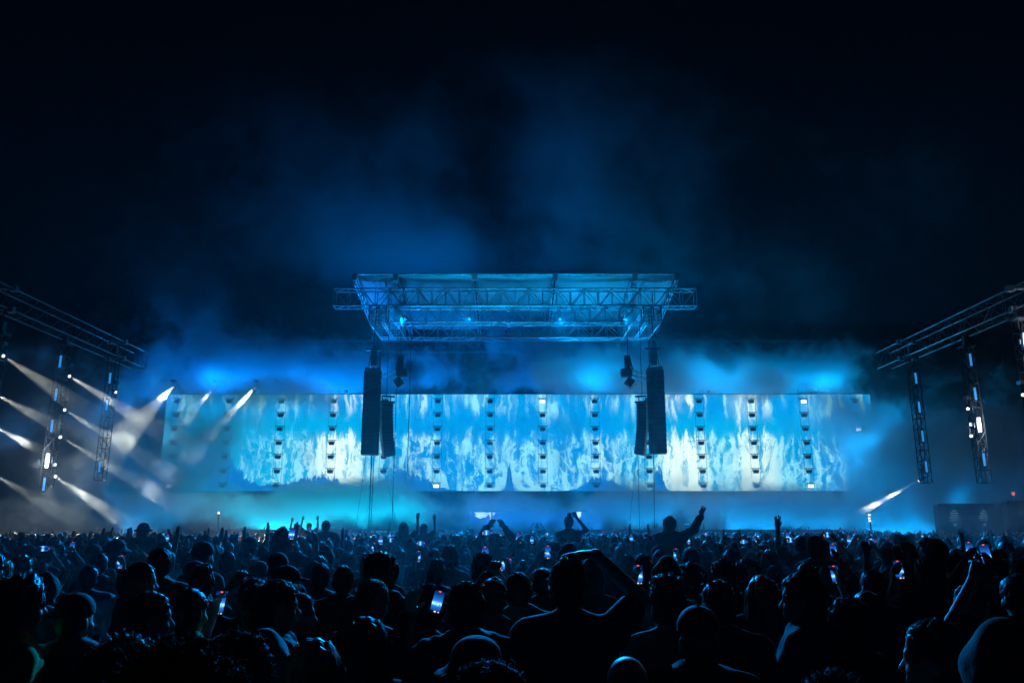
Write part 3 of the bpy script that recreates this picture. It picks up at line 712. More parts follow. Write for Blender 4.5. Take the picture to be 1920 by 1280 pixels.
# ================================================================== unseen wash battens, added to light the smoke and the roof
def batten(px0, px1, z, Y, aim, color, watts, label, size_y=.3, spread=180):
    x0, x1 = X(px0, 742, Y), X(px1, 742, Y)
    r = empty('added_batten', ((x0 + x1) / 2, Y, z)); tag(r, label, 'light batten', 'added wash light battens')
    L = x1 - x0; d = Vector(aim).normalized(); M = d.to_track_quat('-Z', 'Y').to_matrix()
    MB().box(-d * .13, (L, .28, .2)).build('housing', BLACK, r)
    m = MB()
    for k in range(int(L / 2) + 1): m.box(Vector((-L / 2 + k * 2, 0, -.30 if z > 3 else -.2)), (.06, .06, .2))
    m.build('bracket', BLACK, r)
    l = bpy.data.lights.new('wash', 'AREA'); l.shape = 'RECTANGLE'; l.size = L; l.size_y = size_y; l.energy = watts; l.color = color; l.spread = R(spread)
    lo = bpy.data.objects.new('wash', l); COL.objects.link(lo); lo.parent = r; lo.rotation_euler = d.to_track_quat('-Z', 'Y').to_euler()
    return r
batten(330, 760, 6.0, 65.2, (-.1, .25, 1), BLUE, 8500, 'long added blue wash batten behind the left half of video wall', spread=140)
batten(780, 1160, 6.0, 66.5, (0, .45, 1), BLUE, 3000, 'long added blue wash batten behind the centre of video wall', spread=120)
batten(1180, 1600, 6.0, 65.2, (.1, .25, 1), AZURE, 4800, 'long added azure wash batten behind the right half of video wall', spread=140)
batten(420, 800, 1.95, 56.4, (0, -.1, 1), CYAN, 850, 'added cyan wash batten along the left front edge of stage')
batten(830, 1120, 1.95, 56.4, (0, -.1, 1), BLUE, 300, 'added blue wash batten along the centre front edge of stage')
batten(1150, 1560, 1.95, 56.4, (0, -.1, 1), AZURE, 500, 'added azure wash batten along the right front edge of stage')
batten(1600, 1760, 1.2, 55.5, (0, -.1, 1), AZURE, 600, 'added azure wash batten on the ground right of the stage')
batten(220, 360, 1.2, 55.5, (0, -.1, 1), AZURE, 250, 'added azure wash batten on the ground left of the stage')
batten(730, 1200, 1.2, 52.6, (0, .11, 1), AZURE, 900, 'added azure batten in the pit before the stage aimed up at the roof', spread=40)  # added uplight that brightens the roof front
for k, px in enumerate((430, 650, 1110, 1330, 1530)):  # lamps added on the wall top to light the smoke before it
    p = at(px, 730, 61.7); p.z = SZ1 + .3; r = empty('added_wash_light', p); tag(r, ('first', 'second', 'third', 'fourth', 'fifth')[k] + ' from left of five small added wash lights on top of the video wall', 'stage light', 'added wash lights on the wall top')
    d = Vector((0, -.8, .75)).normalized(); MB().bar(-d * .22, -d * .02, .08, 12, .1).build('head', BLACK, r); MB().path([(-.14, .1, -.25), (-.14, 0, 0), (-.1, 0, 0)], .02).build('yoke', BLACK, r)
    MB().bar(-d * .02, -d * .005, .07, 12).build('lens', mat('blue_lens', (.1, .3, .6), .3, emit=(.02, .25, .8), strength=.6), r)
    lo = spot('wash', p, p + d, AZURE if px > 1000 else BLUE, (5500, 4500, 4500, 3600, 7000)[k], 130, .8, 0.0); lo.parent = r; lo.location = d * .02
for px, lab, tx in ((296, 'left', -36), (1665, 'right', 27.5)):  # lamps added to brighten the smoke at both wall ends
    p = at(px, 925, 61.0); r = empty('added_wash_light', p); tag(r, f'small added wash light by the lower {lab} corner of the video wall', 'stage light')
    d = (Vector((tx, 50, 10)) - p).normalized(); MB().bar(-d * .22, -d * .02, .08, 12, .1).build('head', BLACK, r); MB().bar(-d * .1, (0, .1, -p.z), .04).build('stand', BLACK, r)
    MB().bar(-d * .02, -d * .005, .07, 12).build('lens', mat('blue_lens', (.1, .3, .6), .3, emit=(.02, .25, .8), strength=.6), r)
    lo = spot('wash', p, p + d, AZURE, 26000 if px > 960 else 3600, 120, .8, 0.0); lo.parent = r; lo.location = d * .02
# wash lights added on the roof grid to rim the crowd in blue
for k, (px, py, Y, w, c, tx) in enumerate(((760, 598, 55.9, 115000, WASH, -16), (880, 598, 55.9, 115000, WASH, -5), (1050, 598, 55.9, 115000, WASH, 5), (1170, 598, 55.9, 115000, WASH, 16))):
    p = at(px, py, Y); r = empty('added_wash_light', p); tag(r, ('first', 'second', 'third', 'fourth')[k] + ' from left of four added blue wash lights under the middle roof truss', 'stage light', 'added wash lights under the roof grid')
    d = (Vector((tx, 15, 0)) - p).normalized(); M = d.to_track_quat('-Z', 'Y').to_matrix()
    MB().bar(-d * .34, -d * .02, .12, 14, .15).build('head', BLACK, r); MB().bar(-d * .25, (0, .2, .42), .03).build('yoke', BLACK, r)
    MB().bar(-d * .03, -d * .01, .10, 14).build('lens', mat('blue_lens', (.1, .3, .6), .3, emit=(.02, .25, .8), strength=.6), r)
    lo = spot('wash', p, (tx, 15, 0), c, w, 42, .7, 0.0); lo.parent = r; lo.location = d * .02
# ================================================================== people: one continuous skin grown from a distance field, clothes and hair as children
def surface(D, lo, vox):
    """surface nets: grid of distances -> vertices, quads"""
    nx, ny, nz = D.shape; S = D < 0
    c = np.zeros((nx - 1, ny - 1, nz - 1), np.int8)
    for i in (0, 1):
        for j in (0, 1):
            for k in (0, 1): c += S[i:nx - 1 + i, j:ny - 1 + j, k:nz - 1 + k]
    I, J, K = np.nonzero((c > 0) & (c < 8)); n = len(I)
    idx = np.full(c.shape, -1, np.int32); idx[I, J, K] = np.arange(n)
    acc = np.zeros((n, 3), np.float32); cnt = np.zeros(n, np.float32)
    cor = [(i, j, k) for i in (0, 1) for j in (0, 1) for k in (0, 1)]
    dv = {q: D[I + q[0], J + q[1], K + q[2]] for q in cor}
    for q in cor:
        for a in range(3):
            if q[a]: continue
            r = list(q); r[a] = 1; r = tuple(r); A, B = dv[q], dv[r]; mk = (A < 0) != (B < 0)
            t = np.where(mk, A / np.where(mk, A - B, 1), 0)
            p = np.tile(np.array(q, np.float32), (n, 1)); p[:, a] += t
            acc += p * mk[:, None]; cnt += mk
    V = (np.stack([I, J, K], 1) + acc / cnt[:, None]) * vox + np.array(lo)
    Q = []
    for a in range(3):
        b, d = (a + 1) % 3, (a + 2) % 3
        s0 = [slice(None)] * 3; s1 = [slice(None)] * 3
        s0[a] = slice(0, -1); s1[a] = slice(1, None)
        for s in (s0, s1): s[b] = slice(1, -1); s[d] = slice(1, -1)
        A, B = S[tuple(s0)], S[tuple(s1)]; X_ = np.nonzero(A != B); flip = A[X_]
        P_ = [x.copy() for x in X_]; P_[b] = P_[b] + 1; P_[d] = P_[d] + 1
        def g(db, dd):
            q = [x.copy() for x in P_]; q[b] = q[b] - db; q[d] = q[d] - dd; return idx[tuple(q)]
        q = np.stack([g(1, 1), g(0, 1), g(0, 0), g(1, 0)], 1)
        q[~flip] = q[~flip][:, ::-1]; Q.append(q)
    Q = np.concatenate(Q); Q = Q[(Q >= 0).all(1)]
    return V, Q
class Field:
    def __init__(s, lo, hi, vox):
        s.lo = np.array(lo, np.float32); s.vox = vox; s.n = [int(math.ceil((b - a) / vox)) + 1 for a, b in zip(lo, hi)]
        s.D = np.full(s.n, 1.0, np.float32); s.ax = [s.lo[i] + vox * np.arange(s.n[i], dtype=np.float32) for i in range(3)]; s.xf = None
    def _win(s, c, r):
        a = [max(0, int((c[i] - r[i] - s.lo[i]) / s.vox)) for i in range(3)]; b = [min(s.n[i], int((c[i] + r[i] - s.lo[i]) / s.vox) + 2) for i in range(3)]
        if any(x >= y for x, y in zip(a, b)): return None, None
        sl = tuple(slice(x, y) for x, y in zip(a, b)); G = np.meshgrid(*[s.ax[i][sl[i]] for i in range(3)], indexing='ij')
        return sl, np.stack(G, -1)
    def _t(s, p): return p if s.xf is None else (s.xf @ Vector(p))
    def put(s, sl, d, k, op):
        D = s.D[sl]
        if op == 'add':
            if k > 0: h = np.clip(.5 + .5 * (D - d) / k, 0, 1); s.D[sl] = D * (1 - h) + d * h - k * h * (1 - h)
            else: s.D[sl] = np.minimum(D, d)
        elif op == 'sub':
            if k > 0: h = np.clip(.5 - .5 * (D + d) / k, 0, 1); s.D[sl] = D * (1 - h) - d * h + k * h * (1 - h)
            else: s.D[sl] = np.maximum(D, -d)
    def cap(s, a, b, ra, rb=None, k=.02, op='add'):
        rb = ra if rb is None else rb; a = np.array(s._t(a), np.float32); b = np.array(s._t(b), np.float32); m = max(ra, rb) + k + s.vox * 2
        sl, P = s._win((a + b) / 2, np.abs(a - b) / 2 + m)
        if sl is None: return
        ab = b - a; h = np.clip(((P - a) @ ab) / max(1e-9, float(ab @ ab)), 0, 1)
        s.put(sl, np.linalg.norm(P - a - h[..., None] * ab, axis=-1) - (ra + (rb - ra) * h), k, op)
    def ell(s, c, r, k=.02, op='add', rot=None):
        M = np.eye(3, dtype=np.float32)
        if s.xf is not None: M = np.array(s.xf.to_3x3(), np.float32)
        if rot is not None: M = M @ np.array(rot, np.float32)
        c = np.array(s._t(c), np.float32); r = np.array(r, np.float32); R_ = float(r.max()) + k + s.vox * 2
        sl, P = s._win(c, [R_] * 3)
        if sl is None: return
        p = (P - c) @ M; k0 = np.linalg.norm(p / r, axis=-1); k1 = np.linalg.norm(p / (r * r), axis=-1) + 1e-6
        s.put(sl, k0 * (k0 - 1) / k1, k, op)
    def below(s, z): s.D = np.maximum(s.D, (s.ax[2] - z)[None, None, :])
    def above(s, z): s.D = np.maximum(s.D, (z - s.ax[2])[None, None, :])
    def wobble(s, amp, f, seed=0, fz=1.):
        X_, Y_, Z_ = np.meshgrid(*s.ax, indexing='ij', sparse=True); r = np.random.default_rng(seed); n = 0
        for i in range(5):
            a, b, c = r.normal(size=3) * f * (1 + i * .45); n = n + np.sin(X_ * a + Y_ * b + Z_ * c * fz + r.uniform(0, 6)) / (1 + .35 * i)
        s.D = s.D + (n * amp / 2).astype(np.float32)
    def out(s): return surface(s.D, s.lo, s.vox)

SKIN = mat('skin', (.42, .27, .2), .5, var=.08)
def hairmat(nm, c, r=.46): return mat(nm, c, r, var=.35, nscale=60, spec=.55)
HAIRS = {'black': hairmat('hair_black', (.012, .010, .010)), 'brown': hairmat('hair_brown', (.05, .028, .018)), 'fair': hairmat('hair_fair', (.22, .15, .08)), 'grey': hairmat('hair_grey', (.12, .11, .1))}
HAIRS['dark'] = mat('hair_curl', (.014, .011, .010), .78, var=.35, nscale=60, spec=.15)
CLOTH = {n: mat('cloth_' + n, c, .85, var=.2, nscale=14, bump=.3) for n, c in {'black': (.015, .015, .017), 'navy': (.02, .03, .06), 'grey': (.08, .085, .09), 'white': (.5, .5, .5), 'green': (.05, .09, .06), 'lime': (.25, .42, .03), 'red': (.16, .02, .03), 'denim': (.04, .06, .11), 'tan': (.2, .15, .09)}.items()}

# arm poses: elbow, wrist, hand style, finger direction, palm normal  (x is outward for each side)
ARMS = {
    'down': ((.25, -.03, 1.13), (.27, .06, .88), 'relax', (0, .15, -1), (-1, 0, 0)),
    'fold': ((.26, .02, 1.14), (.12, .24, 1.12), 'relax', (-1, .3, 0), (0, -1, 0)),
    'up': ((.30, .02, 1.62), (.27, .08, 1.88), 'open', (-.1, .1, 1), (0, 1, 0)),
    'fist': ((.32, .0, 1.60), (.30, .06, 1.86), 'fist', (.05, .1, 1), (0, 1, 0)),
    'bent': ((.38, .05, 1.50), (.20, .10, 1.74), 'fist', (-.5, .1, .8), (0, 1, 0)),
    'phone': ((.33, .16, 1.36), (.25, .36, 1.58), 'grip', (-.25, .1, 1), (-.4, -.9, 0)),
    'head': ((.33, .19, 1.58), (.13, .06, 1.785), 'relax', (-1, .05, .05), (0, 0, -1)),
    'reach': ((.33, .16, 1.56), (.40, .36, 1.80), 'open', (.3, .25, 1), (0, 1, .1)),
    'reach2': ((.24, .26, 1.46), (.22, .46, 1.66), 'open', (.1, .3, 1), (0, 1, .1)),
    'phone2': ((.30, .16, 1.62), (.13, .26, 1.86), 'grip', (-.6, .1, .8), (-.2, -.9, 0)),
    'hang': ((.24, -.02, 1.15), (.22, .10, .93), 'relax', (-.1, .3, -1), (-1, 0, 0)),
}
def hand(f, w, style, d, n, sx, sc=1.0, fing=True):
    d = Vector((d[0] * sx, d[1], d[2])).normalized(); n = Vector((n[0] * sx, n[1], n[2])); n = (n - d * n.dot(d)).normalized(); s = d.cross(n).normalized()
    if (s.x * sx) < 0 and abs(d.z) > .5: s = -s
    if s.dot(Vector((-sx, 0, 0))) < 0: s = -s          # thumb side towards the midline
    w = Vector(w); pr = .0105 * sc
    if not fing:
        f.cap(w, w + d * .12, .038, .03, .02); return
    f.ell(w + d * .045, (.036, .018, .05), .02, rot=Matrix((s, n, d)).transposed())
    curl = {'open': .08, 'relax': .35, 'fist': 1.5, 'grip': .75}[style]
    for i, (o, L) in enumerate(((.030, .076), (.010, .086), (-.011, .08), (-.030, .064))):
        sp = {'open': .28, 'relax': .1}.get(style, .04)
        k = w + d * (.088 - abs(i - 1.2) * .004) + s * o; f.cap(w + d * .03 + s * o * .7, k, .013, .0115, .012)
        dd = (d + s * (o * sp * 22)).normalized(); a = curl * (.55 + .08 * i); p = k
        for seg, fr in enumerate((.42, .32, .26)):
            t = a * (seg + 1) * .62; v = dd * math.cos(t) + n * math.sin(t); q = p + v * L * fr; f.cap(p, q, pr * (1 - .08 * seg), pr * (.94 - .1 * seg), .004); p = q
    a = w + d * .02 + s * .024; b = a + d * .034 + s * .028 + n * .012; c = b + d * .03 + s * (.012 if style != 'fist' else -.01) + n * (.012 if style != 'fist' else .028)
    f.cap(w + d * .015 + s * .01, a, .016, .014, .01); f.cap(a, b, .014, .0125, .006); f.cap(b, c, .012, .0095, .004)

def person_shapes(pose=('down', 'down'), hair='short', head=(0, 0), build=1.0, top='tee', vox=.012, sit=False, seed=0, hat=None, strands=0, fing=True, lean=0.):
    """returns dict of (V, Q, T) in metres: body, hair, shirt, trousers, hat; standing height about 1.76, feet at z=0, facing +Y"""
    zmax = 2.12 if any(p in ('up', 'fist', 'phone2', 'reach', 'head', 'bent') for p in pose) else 1.86
    lo, hi = (-.62, -.26, -.03), (.62, .62, zmax); b = build; out = {}
    HP = Matrix.Translation((0, -.01, 1.52)) @ Matrix.Rotation(R(head[0]), 4, 'Z') @ Matrix.Rotation(R(head[1]), 4, 'X') @ Matrix.Translation((0, .01, -1.52))
    def torso(f, e=0., arms=True, full=True):
        f.ell((0, .0, 1.30), (.165 * b + e, .112 + e, .20 + e), .05); f.ell((0, .01, 1.10), (.140 * b + e, .103 * b + e, .20 + e), .06)
        f.cap((-.08, -.01, .97), (.08, -.01, .97), .115 * b + e, .115 * b + e, .06)
        for s in (-1, 1):
            f.cap((0, -.02, 1.475), (s * .165 * b, -.015, 1.425), .058 + e, .062 + e, .05)
            f.ell((s * .07, .0, 1.36), (.09 + e, .10 + e, .10 + e), .04)
            f.ell((s * .075, -.055, 1.33), (.085 + e, .06 + e, .11 + e), .04)
    def arm(f, s, nm, e=0., t=2.0, k=.03):
        E_, Wr, st, d, n = ARMS[nm]; S_ = Vector((s * .185 * b, -.01, 1.405))
        if nm not in ('down', 'fold', 'hang'): S_.z += .035; S_.x = s * .175 * b
        E_ = Vector((s * (E_[0] + .02 * (b - 1)), E_[1], E_[2])); Wr = Vector((s * Wr[0], Wr[1], Wr[2]))
        f.cap(S_, E_, .056 * b + e, .042 + e, k) if t >= 1 else f.cap(S_, S_.lerp(E_, t), .058 * b + e, .052 + e * 1.3, k)
        if t >= 1: f.cap(E_, Wr if t >= 2 else E_.lerp(Wr, t - 1), .042 + e, .028 + e, .015)
        return Wr, st, d, n
    def legs(f, e=0., t=2):
        for s in (-1, 1):
            h = Vector((s * .095, -.01, .93)); kn = Vector((s * .11, .02, .50)); an = Vector((s * .115, -.03, .09))
            if sit: kn = Vector((s * .17, .36, .90)); an = Vector((s * .13, .36, .48))
            f.cap(h, kn, .088 * b + e, .058 + e, .04); f.cap(kn, an, .058 + e, .040 + e, .02); f.ell(kn.lerp(an, .3) + Vector((0, -.02, 0)), (.052 + e, .055 + e, .11), .03)
            if e == 0: f.cap(an, an + Vector((s * .02, .12, -.05)), .045, .035, .03)
    # body -------------------------------------------------------------
    f = Field(lo, hi, vox); torso(f); legs(f)
    for s, nm in ((-1, pose[0]), (1, pose[1])):
        w, st, d, n = arm(f, s, nm); hand(f, w, st, d, n, s, fing=fing)
    f.cap((0, -.02, 1.44), HP @ Vector((0, -.012, 1.56)), .060, .057, .03)
    f.xf = HP
    f.ell((0, -.005, 1.665), (.077, .098, .092), .02); f.ell((0, .022, 1.605), (.062, .072, .088), .03)         # cranium, face
    f.cap((0, .055, 1.545), (0, .062, 1.553), .028, .026, .03)                                                  # chin
    f.cap((0, .090, 1.635), (0, .108, 1.603), .010, .0155, .012); f.cap((-.012, .098, 1.598), (.012, .098, 1.598), .009, .009, .008)
    f.cap((-.03, .082, 1.655), (.03, .082, 1.655), .013, .013, .015)                                            # brow
    for s in (-1, 1):
        f.ell((s * .031, .096, 1.635), (.015, .012, .010), .01, 'sub'); f.ell((s * .031, .082, 1.635), (.013, .012, .011), .003)
        f.ell((s * .079, -.008, 1.62), (.010, .020, .033), .008); f.ell((s * .045, .06, 1.60), (.026, .03, .026), .02)
    f.cap((-.018, .092, 1.572), (.018, .092, 1.572), .0075, .0075, .006); f.cap((-.016, .090, 1.562), (.016, .090, 1.562), .008, .008, .006)
    out['body'] = f.out() + (None,)
    # shirt ------------------------------------------------------------
    if top:
        f = Field((lo[0], lo[1], .78), hi, max(vox, .010)); e = {'tee': .014, 'tank': .010, 'jacket': .034, 'hoodie': .028}[top]; tl = {'tee': .62, 'tank': .06, 'jacket': 1.93, 'hoodie': 1.93}[top]
        torso(f, e)
        for s, nm in ((-1, pose[0]), (1, pose[1])): arm(f, s, nm, e * (1.0 if top in ('tee', 'tank') else .75), tl)
        f.cap((0, 0, .86), (0, .0, 1.05), .14 * b + e, .13 * b + e, .06)
        if top == 'hoodie': f.ell((0, -.10, 1.46), (.12, .075, .085), .03)
        if top == 'jacket': f.cap((-.04, -.05, 1.49), (.04, -.05, 1.49), .055, .055, .02)
        f.wobble(.006 if top in ('tee', 'tank') else .011, 16, seed)
        f.above(.80 if not sit else .86)
        f.ell((0, .035, 1.575), (.072, .085, .085), .0, 'sub')
        out['shirt'] = f.out() + (None,)
    if not top == 'none':
        f = Field((-.40, -.22, -.02), (.40, .56, 1.02), .02 if vox > .008 else .016); f.cap((-.07, -.01, .96), (.07, -.01, .96), .122 * b, .122 * b, .04); legs(f, .016)
        f.above(.10 if not sit else .5); f.below(1.0); out['trousers'] = f.out() + (None,)
    # hair -------------------------------------------------------------
    if hair:
        f = Field((-.30, -.34, .95), (.30, .30, 1.95), min(vox, .009)); f.xf = HP
        if hair == 'bald': f = None
        else:
            th = {'short': .010, 'buzz': .004, 'quiff': .012, 'curly': .030, 'wavy': .024, 'long': .020, 'bun': .012, 'afro': .065, 'hood': .030, 'pony': .014}[hair]
            f.ell((0, -.010, 1.672), (.078 + th, .099 + th, .092 + th), .02)
            if hair in ('short', 'quiff', 'wavy', 'curly', 'buzz'): f.ell((0, -.045, 1.615), (.066 + th * .8, .055 + th, .07 + th * .4), .03)
            if hair == 'quiff': f.ell((0, .04, 1.758), (.062, .06, .035), .02); f.ell((.02, .0, 1.77), (.05, .06, .022), .02)
            if hair == 'long':
                f.ell((0, -.05, 1.56), (.098, .065, .15), .04); f.ell((0, -.085, 1.40), (.125, .045, .20), .05)
                for s in (-1, 1): f.cap((s * .085, -.005, 1.66), (s * .10, -.02, 1.40), .03, .035, .03)
            if hair == 'wavy': f.ell((0, -.06, 1.55), (.095, .06, .10), .03)
            if hair == 'afro': f.ell((0, -.02, 1.70), (.15, .15, .14), .02)
            if hair == 'bun': f.ell((0, -.05, 1.79), (.045, .045, .04), .01); f.ell((0, -.045, 1.62), (.07, .055, .07), .03)
            if hair == 'pony': f.cap((0, -.11, 1.70), (0, -.16, 1.62), .03, .035, .02); f.cap((0, -.16, 1.62), (0, -.13, 1.40), .035, .02, .02)
            if hair == 'hood':
                f.ell((0, -.03, 1.60), (.10, .10, .17), .04); f.cap((-.07, -.04, 1.47), (.07, -.04, 1.47), .08, .08, .04); f.cap((0, -.03, 1.77), (0, -.10, 1.74), .05, .04, .04)
            f.ell((0, .115, 1.615), (.071, .085, .115), .012, 'sub')
            if hair not in ('long', 'hood', 'wavy'):
                for s in (-1, 1): f.ell((s * .088, .02, 1.605), (.03, .05, .055), .01, 'sub')
            am, fr, fz = {'short': (.008, 105, .7), 'buzz': (.002, 160, 1), 'quiff': (.010, 90, .5), 'curly': (.010, 95, 1), 'wavy': (.013, 62, .5), 'long': (.009, 75, .15), 'bun': (.004, 130, .6), 'afro': (.012, 90, 1), 'hood': (.006, 18, 1), 'pony': (.004, 130, .6)}[hair]
            f.wobble(am, fr, seed + 5, fz)
            V, Q = f.out(); T = None
            if strands and hair != 'hood':
                r = np.random.default_rng(seed + 11); n = strands; i = r.integers(0, len(Q), n); P_ = V[Q[i]].mean(1)
                N = np.cross(V[Q[i, 1]] - V[Q[i, 0]], V[Q[i, 3]] - V[Q[i, 0]]); N /= np.linalg.norm(N, axis=1, keepdims=True) + 1e-9
                ln = {'short': .018, 'buzz': .005, 'quiff': .03, 'curly': .03, 'wavy': .035, 'long': .11, 'bun': .03, 'afro': .05, 'pony': .03}[hair] * r.uniform(.5, 1.3, (n, 1))
                rn = r.normal(size=(n, 3)) * {'curly': .8, 'afro': .8, 'wavy': .5}.get(hair, .25)
                dn = np.array([0, -.2, -1.0]) * {'long': 1.3, 'wavy': .7, 'short': .45, 'quiff': .1}.get(hair, .2)
                kk = {'long': .25, 'pony': .5, 'bun': .5}.get(hair, 1.); d1 = N * .8 * kk + rn * .5 * kk + dn * .5; d1 /= np.linalg.norm(d1, axis=1, keepdims=True); d2 = N * .35 * kk + rn * kk + dn; d2 /= np.linalg.norm(d2, axis=1, keepdims=True)
                p0 = P_ - N * .004; p1 = p0 + d1 * ln * .5; p2 = p1 + d2 * ln * .5; sd = np.cross(d1, r.normal(size=(n, 3))); sd /= np.linalg.norm(sd, axis=1, keepdims=True) + 1e-9
                w0, w1 = .0011, .0008
                SV = np.stack([p0 - sd * w0, p0 + sd * w0, p1 + sd * w1, p1 - sd * w1, p2], 1).reshape(-1, 3); base = len(V) + np.arange(n)[:, None] * 5
                Q = np.concatenate([Q, base + np.array([[0, 1, 2, 3]])]); T = base + np.array([[3, 2, 4]]); V = np.concatenate([V, SV])
            out['hair'] = (V, Q, T)
    if hat:
        f = Field((-.26, -.26, 1.5), (.26, .30, 1.95), .008); f.xf = HP
        f.ell((0, -.006, 1.69), (.094, .114, .098), .02)
        Minv = np.array(HP.inverted()); X_, Y_, Z_ = np.meshgrid(*f.ax, indexing='ij', sparse=True)
        zl = Minv[2][0] * X_ + Minv[2][1] * Y_ + Minv[2][2] * Z_ + Minv[2][3]
        f.D = np.maximum(f.D, 1.672 - zl)
        if hat in ('cap', 'cap_back'):
            s = 1 if hat == 'cap' else -1
            for t in (-.05, -.025, 0, .025, .05): f.cap((t, s * .09, 1.685), (t * .8, s * (.185 - abs(t) * .5), 1.672), .010, .007, .012)
            f.ell((0, -.006, 1.79), (.010, .010, .006), .004)
        if hat == 'bucket':
            for k in range(28):
                a, c = k / 28 * 2 * math.pi, (k + 1) / 28 * 2 * math.pi
                f.cap((math.cos(a) * .08, math.sin(a) * .10, 1.695), (math.cos(a) * .14, math.sin(a) * .155, 1.660), .014, .011, .02)
                f.cap((math.cos(a) * .14, math.sin(a) * .155, 1.660), (math.cos(c) * .14, math.sin(c) * .155, 1.660), .011, .011, .01)
            f.ell((0, -.006, 1.74), (.085, .10, .06), .03)
        if hat == 'beanie': f.ell((0, -.01, 1.70), (.095, .113, .115), .02); f.wobble(.003, 120, 2, .2)
        out['hat'] = f.out() + (None,)
    return out

def make_meshes(shapes, hcol='black', ccol='black', tcol='denim', hatcol='black', hood=False):
    M = {'body': SKIN, 'shirt': CLOTH[ccol], 'trousers': CLOTH[tcol], 'hair': CLOTH[hcol] if hood else HAIRS[hcol], 'hat': CLOTH[hatcol]}
    return {k: mesh_np(k, v[0], v[1], v[2], M[k]) for k, v in shapes.items()}
RECOL = {}
def recolour(me, m):
    k = (me.name, m.name)
    if k not in RECOL: c = me.copy(); c.materials.clear(); c.materials.append(m); RECOL[k] = c
    return RECOL[k]
PEOPLE = []       # (x, y) of everyone already placed
def place(meshes, x, y, top, label, rz=0., colours=None, z0=0., hgt=None, group='people in the crowd'):
    """stand a person with the top of the head at height top"""
    sc = (top - z0) / (hgt or 1.765); r = empty('person', (x, y, z0), R(rz)); r.scale = (sc, sc, sc) if sc > .93 else (.5 * (sc + .96), .5 * (sc + .96), sc)
    tag(r, label, 'person', group)
    for k, me in meshes.items():
        if colours and k in colours: me = recolour(me, colours[k])
        link('hood' if (k == 'hair' and me.materials[0].name.startswith('cloth')) else k, me, r)
    PEOPLE.append((x, y)); return r
# ================================================================== the crowd
ptime = bpy.app.debug_value
def px_of(x, y, z):
    c, s = math.cos(R(PITCH)), math.sin(R(PITCH)); zz = z - CAM_H; dp = y * c + zz * s; up = -y * s + zz * c
    return 960 + F * x / dp, 640 - F * up / dp
BLOCK = []     # (px, py_top, Y, width) that nobody nearer may hide
# one hero each: px, py of the head top, depth, spec, colours, label
def hero(px, py, Y, label, rz=0., hcol='black', ccol='black', tcol='denim', hatcol='black', rider=False, w=None, block=True, **spec):
    spec.setdefault('vox', .008 if Y < 6 else .011); spec.setdefault('seed', int(px) % 97)
    if spec.get('hair', 'short') and 'strands' not in spec: spec['strands'] = 6000 if Y < 3.2 else 3500 if Y < 5 else 1200 if Y < 8 else 0
    p = at(px, py, Y); hairtop = {'afro': .055, 'curly': .022, 'wavy': .018, 'quiff': .03, 'bun': .05, 'hood': .02}.get(spec.get('hair', 'short'), .0)
    if spec.get('hat'): hairtop = .022
    m = make_meshes(person_shapes(**spec), hcol, ccol, tcol, hatcol, spec.get('hair') == 'hood')
    if rider:
        z0 = p.z - 1.765; r = place(m, p.x, Y, p.z, label, rz, z0=z0, hgt=1.765, group='people riding on shoulders')
    else: r = place(m, p.x, Y, p.z, label, rz, hgt=1.765 + hairtop)
    if block: BLOCK.append((px, py, Y, w or 270 / Y))
    return r
phone_case = mat('phone_case', (.015, .015, .018), .3)
def phone_screen():
    m = bpy.data.materials.new('phone_picture'); m.use_nodes = True; t = m.node_tree; t.nodes.clear(); g = NG(t)
    tc = g.new('ShaderNodeTexCoord'); x, y, z = g.sep(E(g, tc.outputs['Generated'])); oi = g.new('ShaderNodeObjectInfo')
    rnd = E(g, oi.outputs['Random'])
    n = g.noise(g.vec(x * 6, rnd * 9, z * 9), 1., 3, .6)
    band = g.gauss(z + (n - .5) * .08, .43, .07) * g.ss(n, .3, .6)
    glow = g.gauss(z, .45, .3)
    c = g.mix(glow.clamp(), (0, .01, .05, 1), (.01, .12, .55, 1)); c = g.mix(band.clamp(), c, (.3, .85, 1, 1))
    dot = g.ss(z, .95, .955) * g.ss((x - .5).abs(), .13, .12)
    c = g.mix(dot, c, (1., .06, .04, 1)); b2 = g.ss(z, .12, .115) * .9; c = g.mix(b2, c, (0, 0, 0, 1))
    b3 = g.gauss(x, .5, .09) * g.gauss(z, .065, .03) + g.gauss(x, .85, .06) * g.gauss(z, .065, .02); c = g.mix(b3.clamp(), c, (1, .75, .7, 1))
    em = g.new('ShaderNodeEmission'); t.links.new(c.s, em.inputs[0]); em.inputs[1].default_value = 1.8
    o = g.new('ShaderNodeOutputMaterial'); t.links.new(em.outputs[0], o.inputs[0]); m.cycles.emission_sampling = 'NONE'; return m
PSM = phone_screen()
def rounded(w, h, d, r=.012):
    pts = []
    for cx, cz, a0 in ((w / 2 - r, h / 2 - r, 0), (-w / 2 + r, h / 2 - r, 90), (-w / 2 + r, -h / 2 + r, 180), (w / 2 - r, -h / 2 + r, 270)):
        for k in range(4): a = R(a0 + k * 30); pts.append((cx + r * math.cos(a), cz + r * math.sin(a)))
    n = len(pts); v = [(x, -d / 2, z) for x, z in pts] + [(x, d / 2, z) for x, z in pts]
    return v, [list(range(n)), [n + i for i in range(n)][::-1]] + [[i, n + i, n + (i + 1) % n, (i + 1) % n] for i in range(n)]
def pm(name, v, f, m):
    me = bpy.data.meshes.new(name); me.from_pydata(v, [], f); me.materials.append(m); return me
v, f_ = rounded(.078, .160, .009); PH_BODY = pm('case', v, f_, phone_case)
v, f_ = rounded(.070, .150, .0008, .009); v = [(a, b - .0052, c) for a, b, c in v]; PH_SCR = pm('screen', v, f_, PSM)
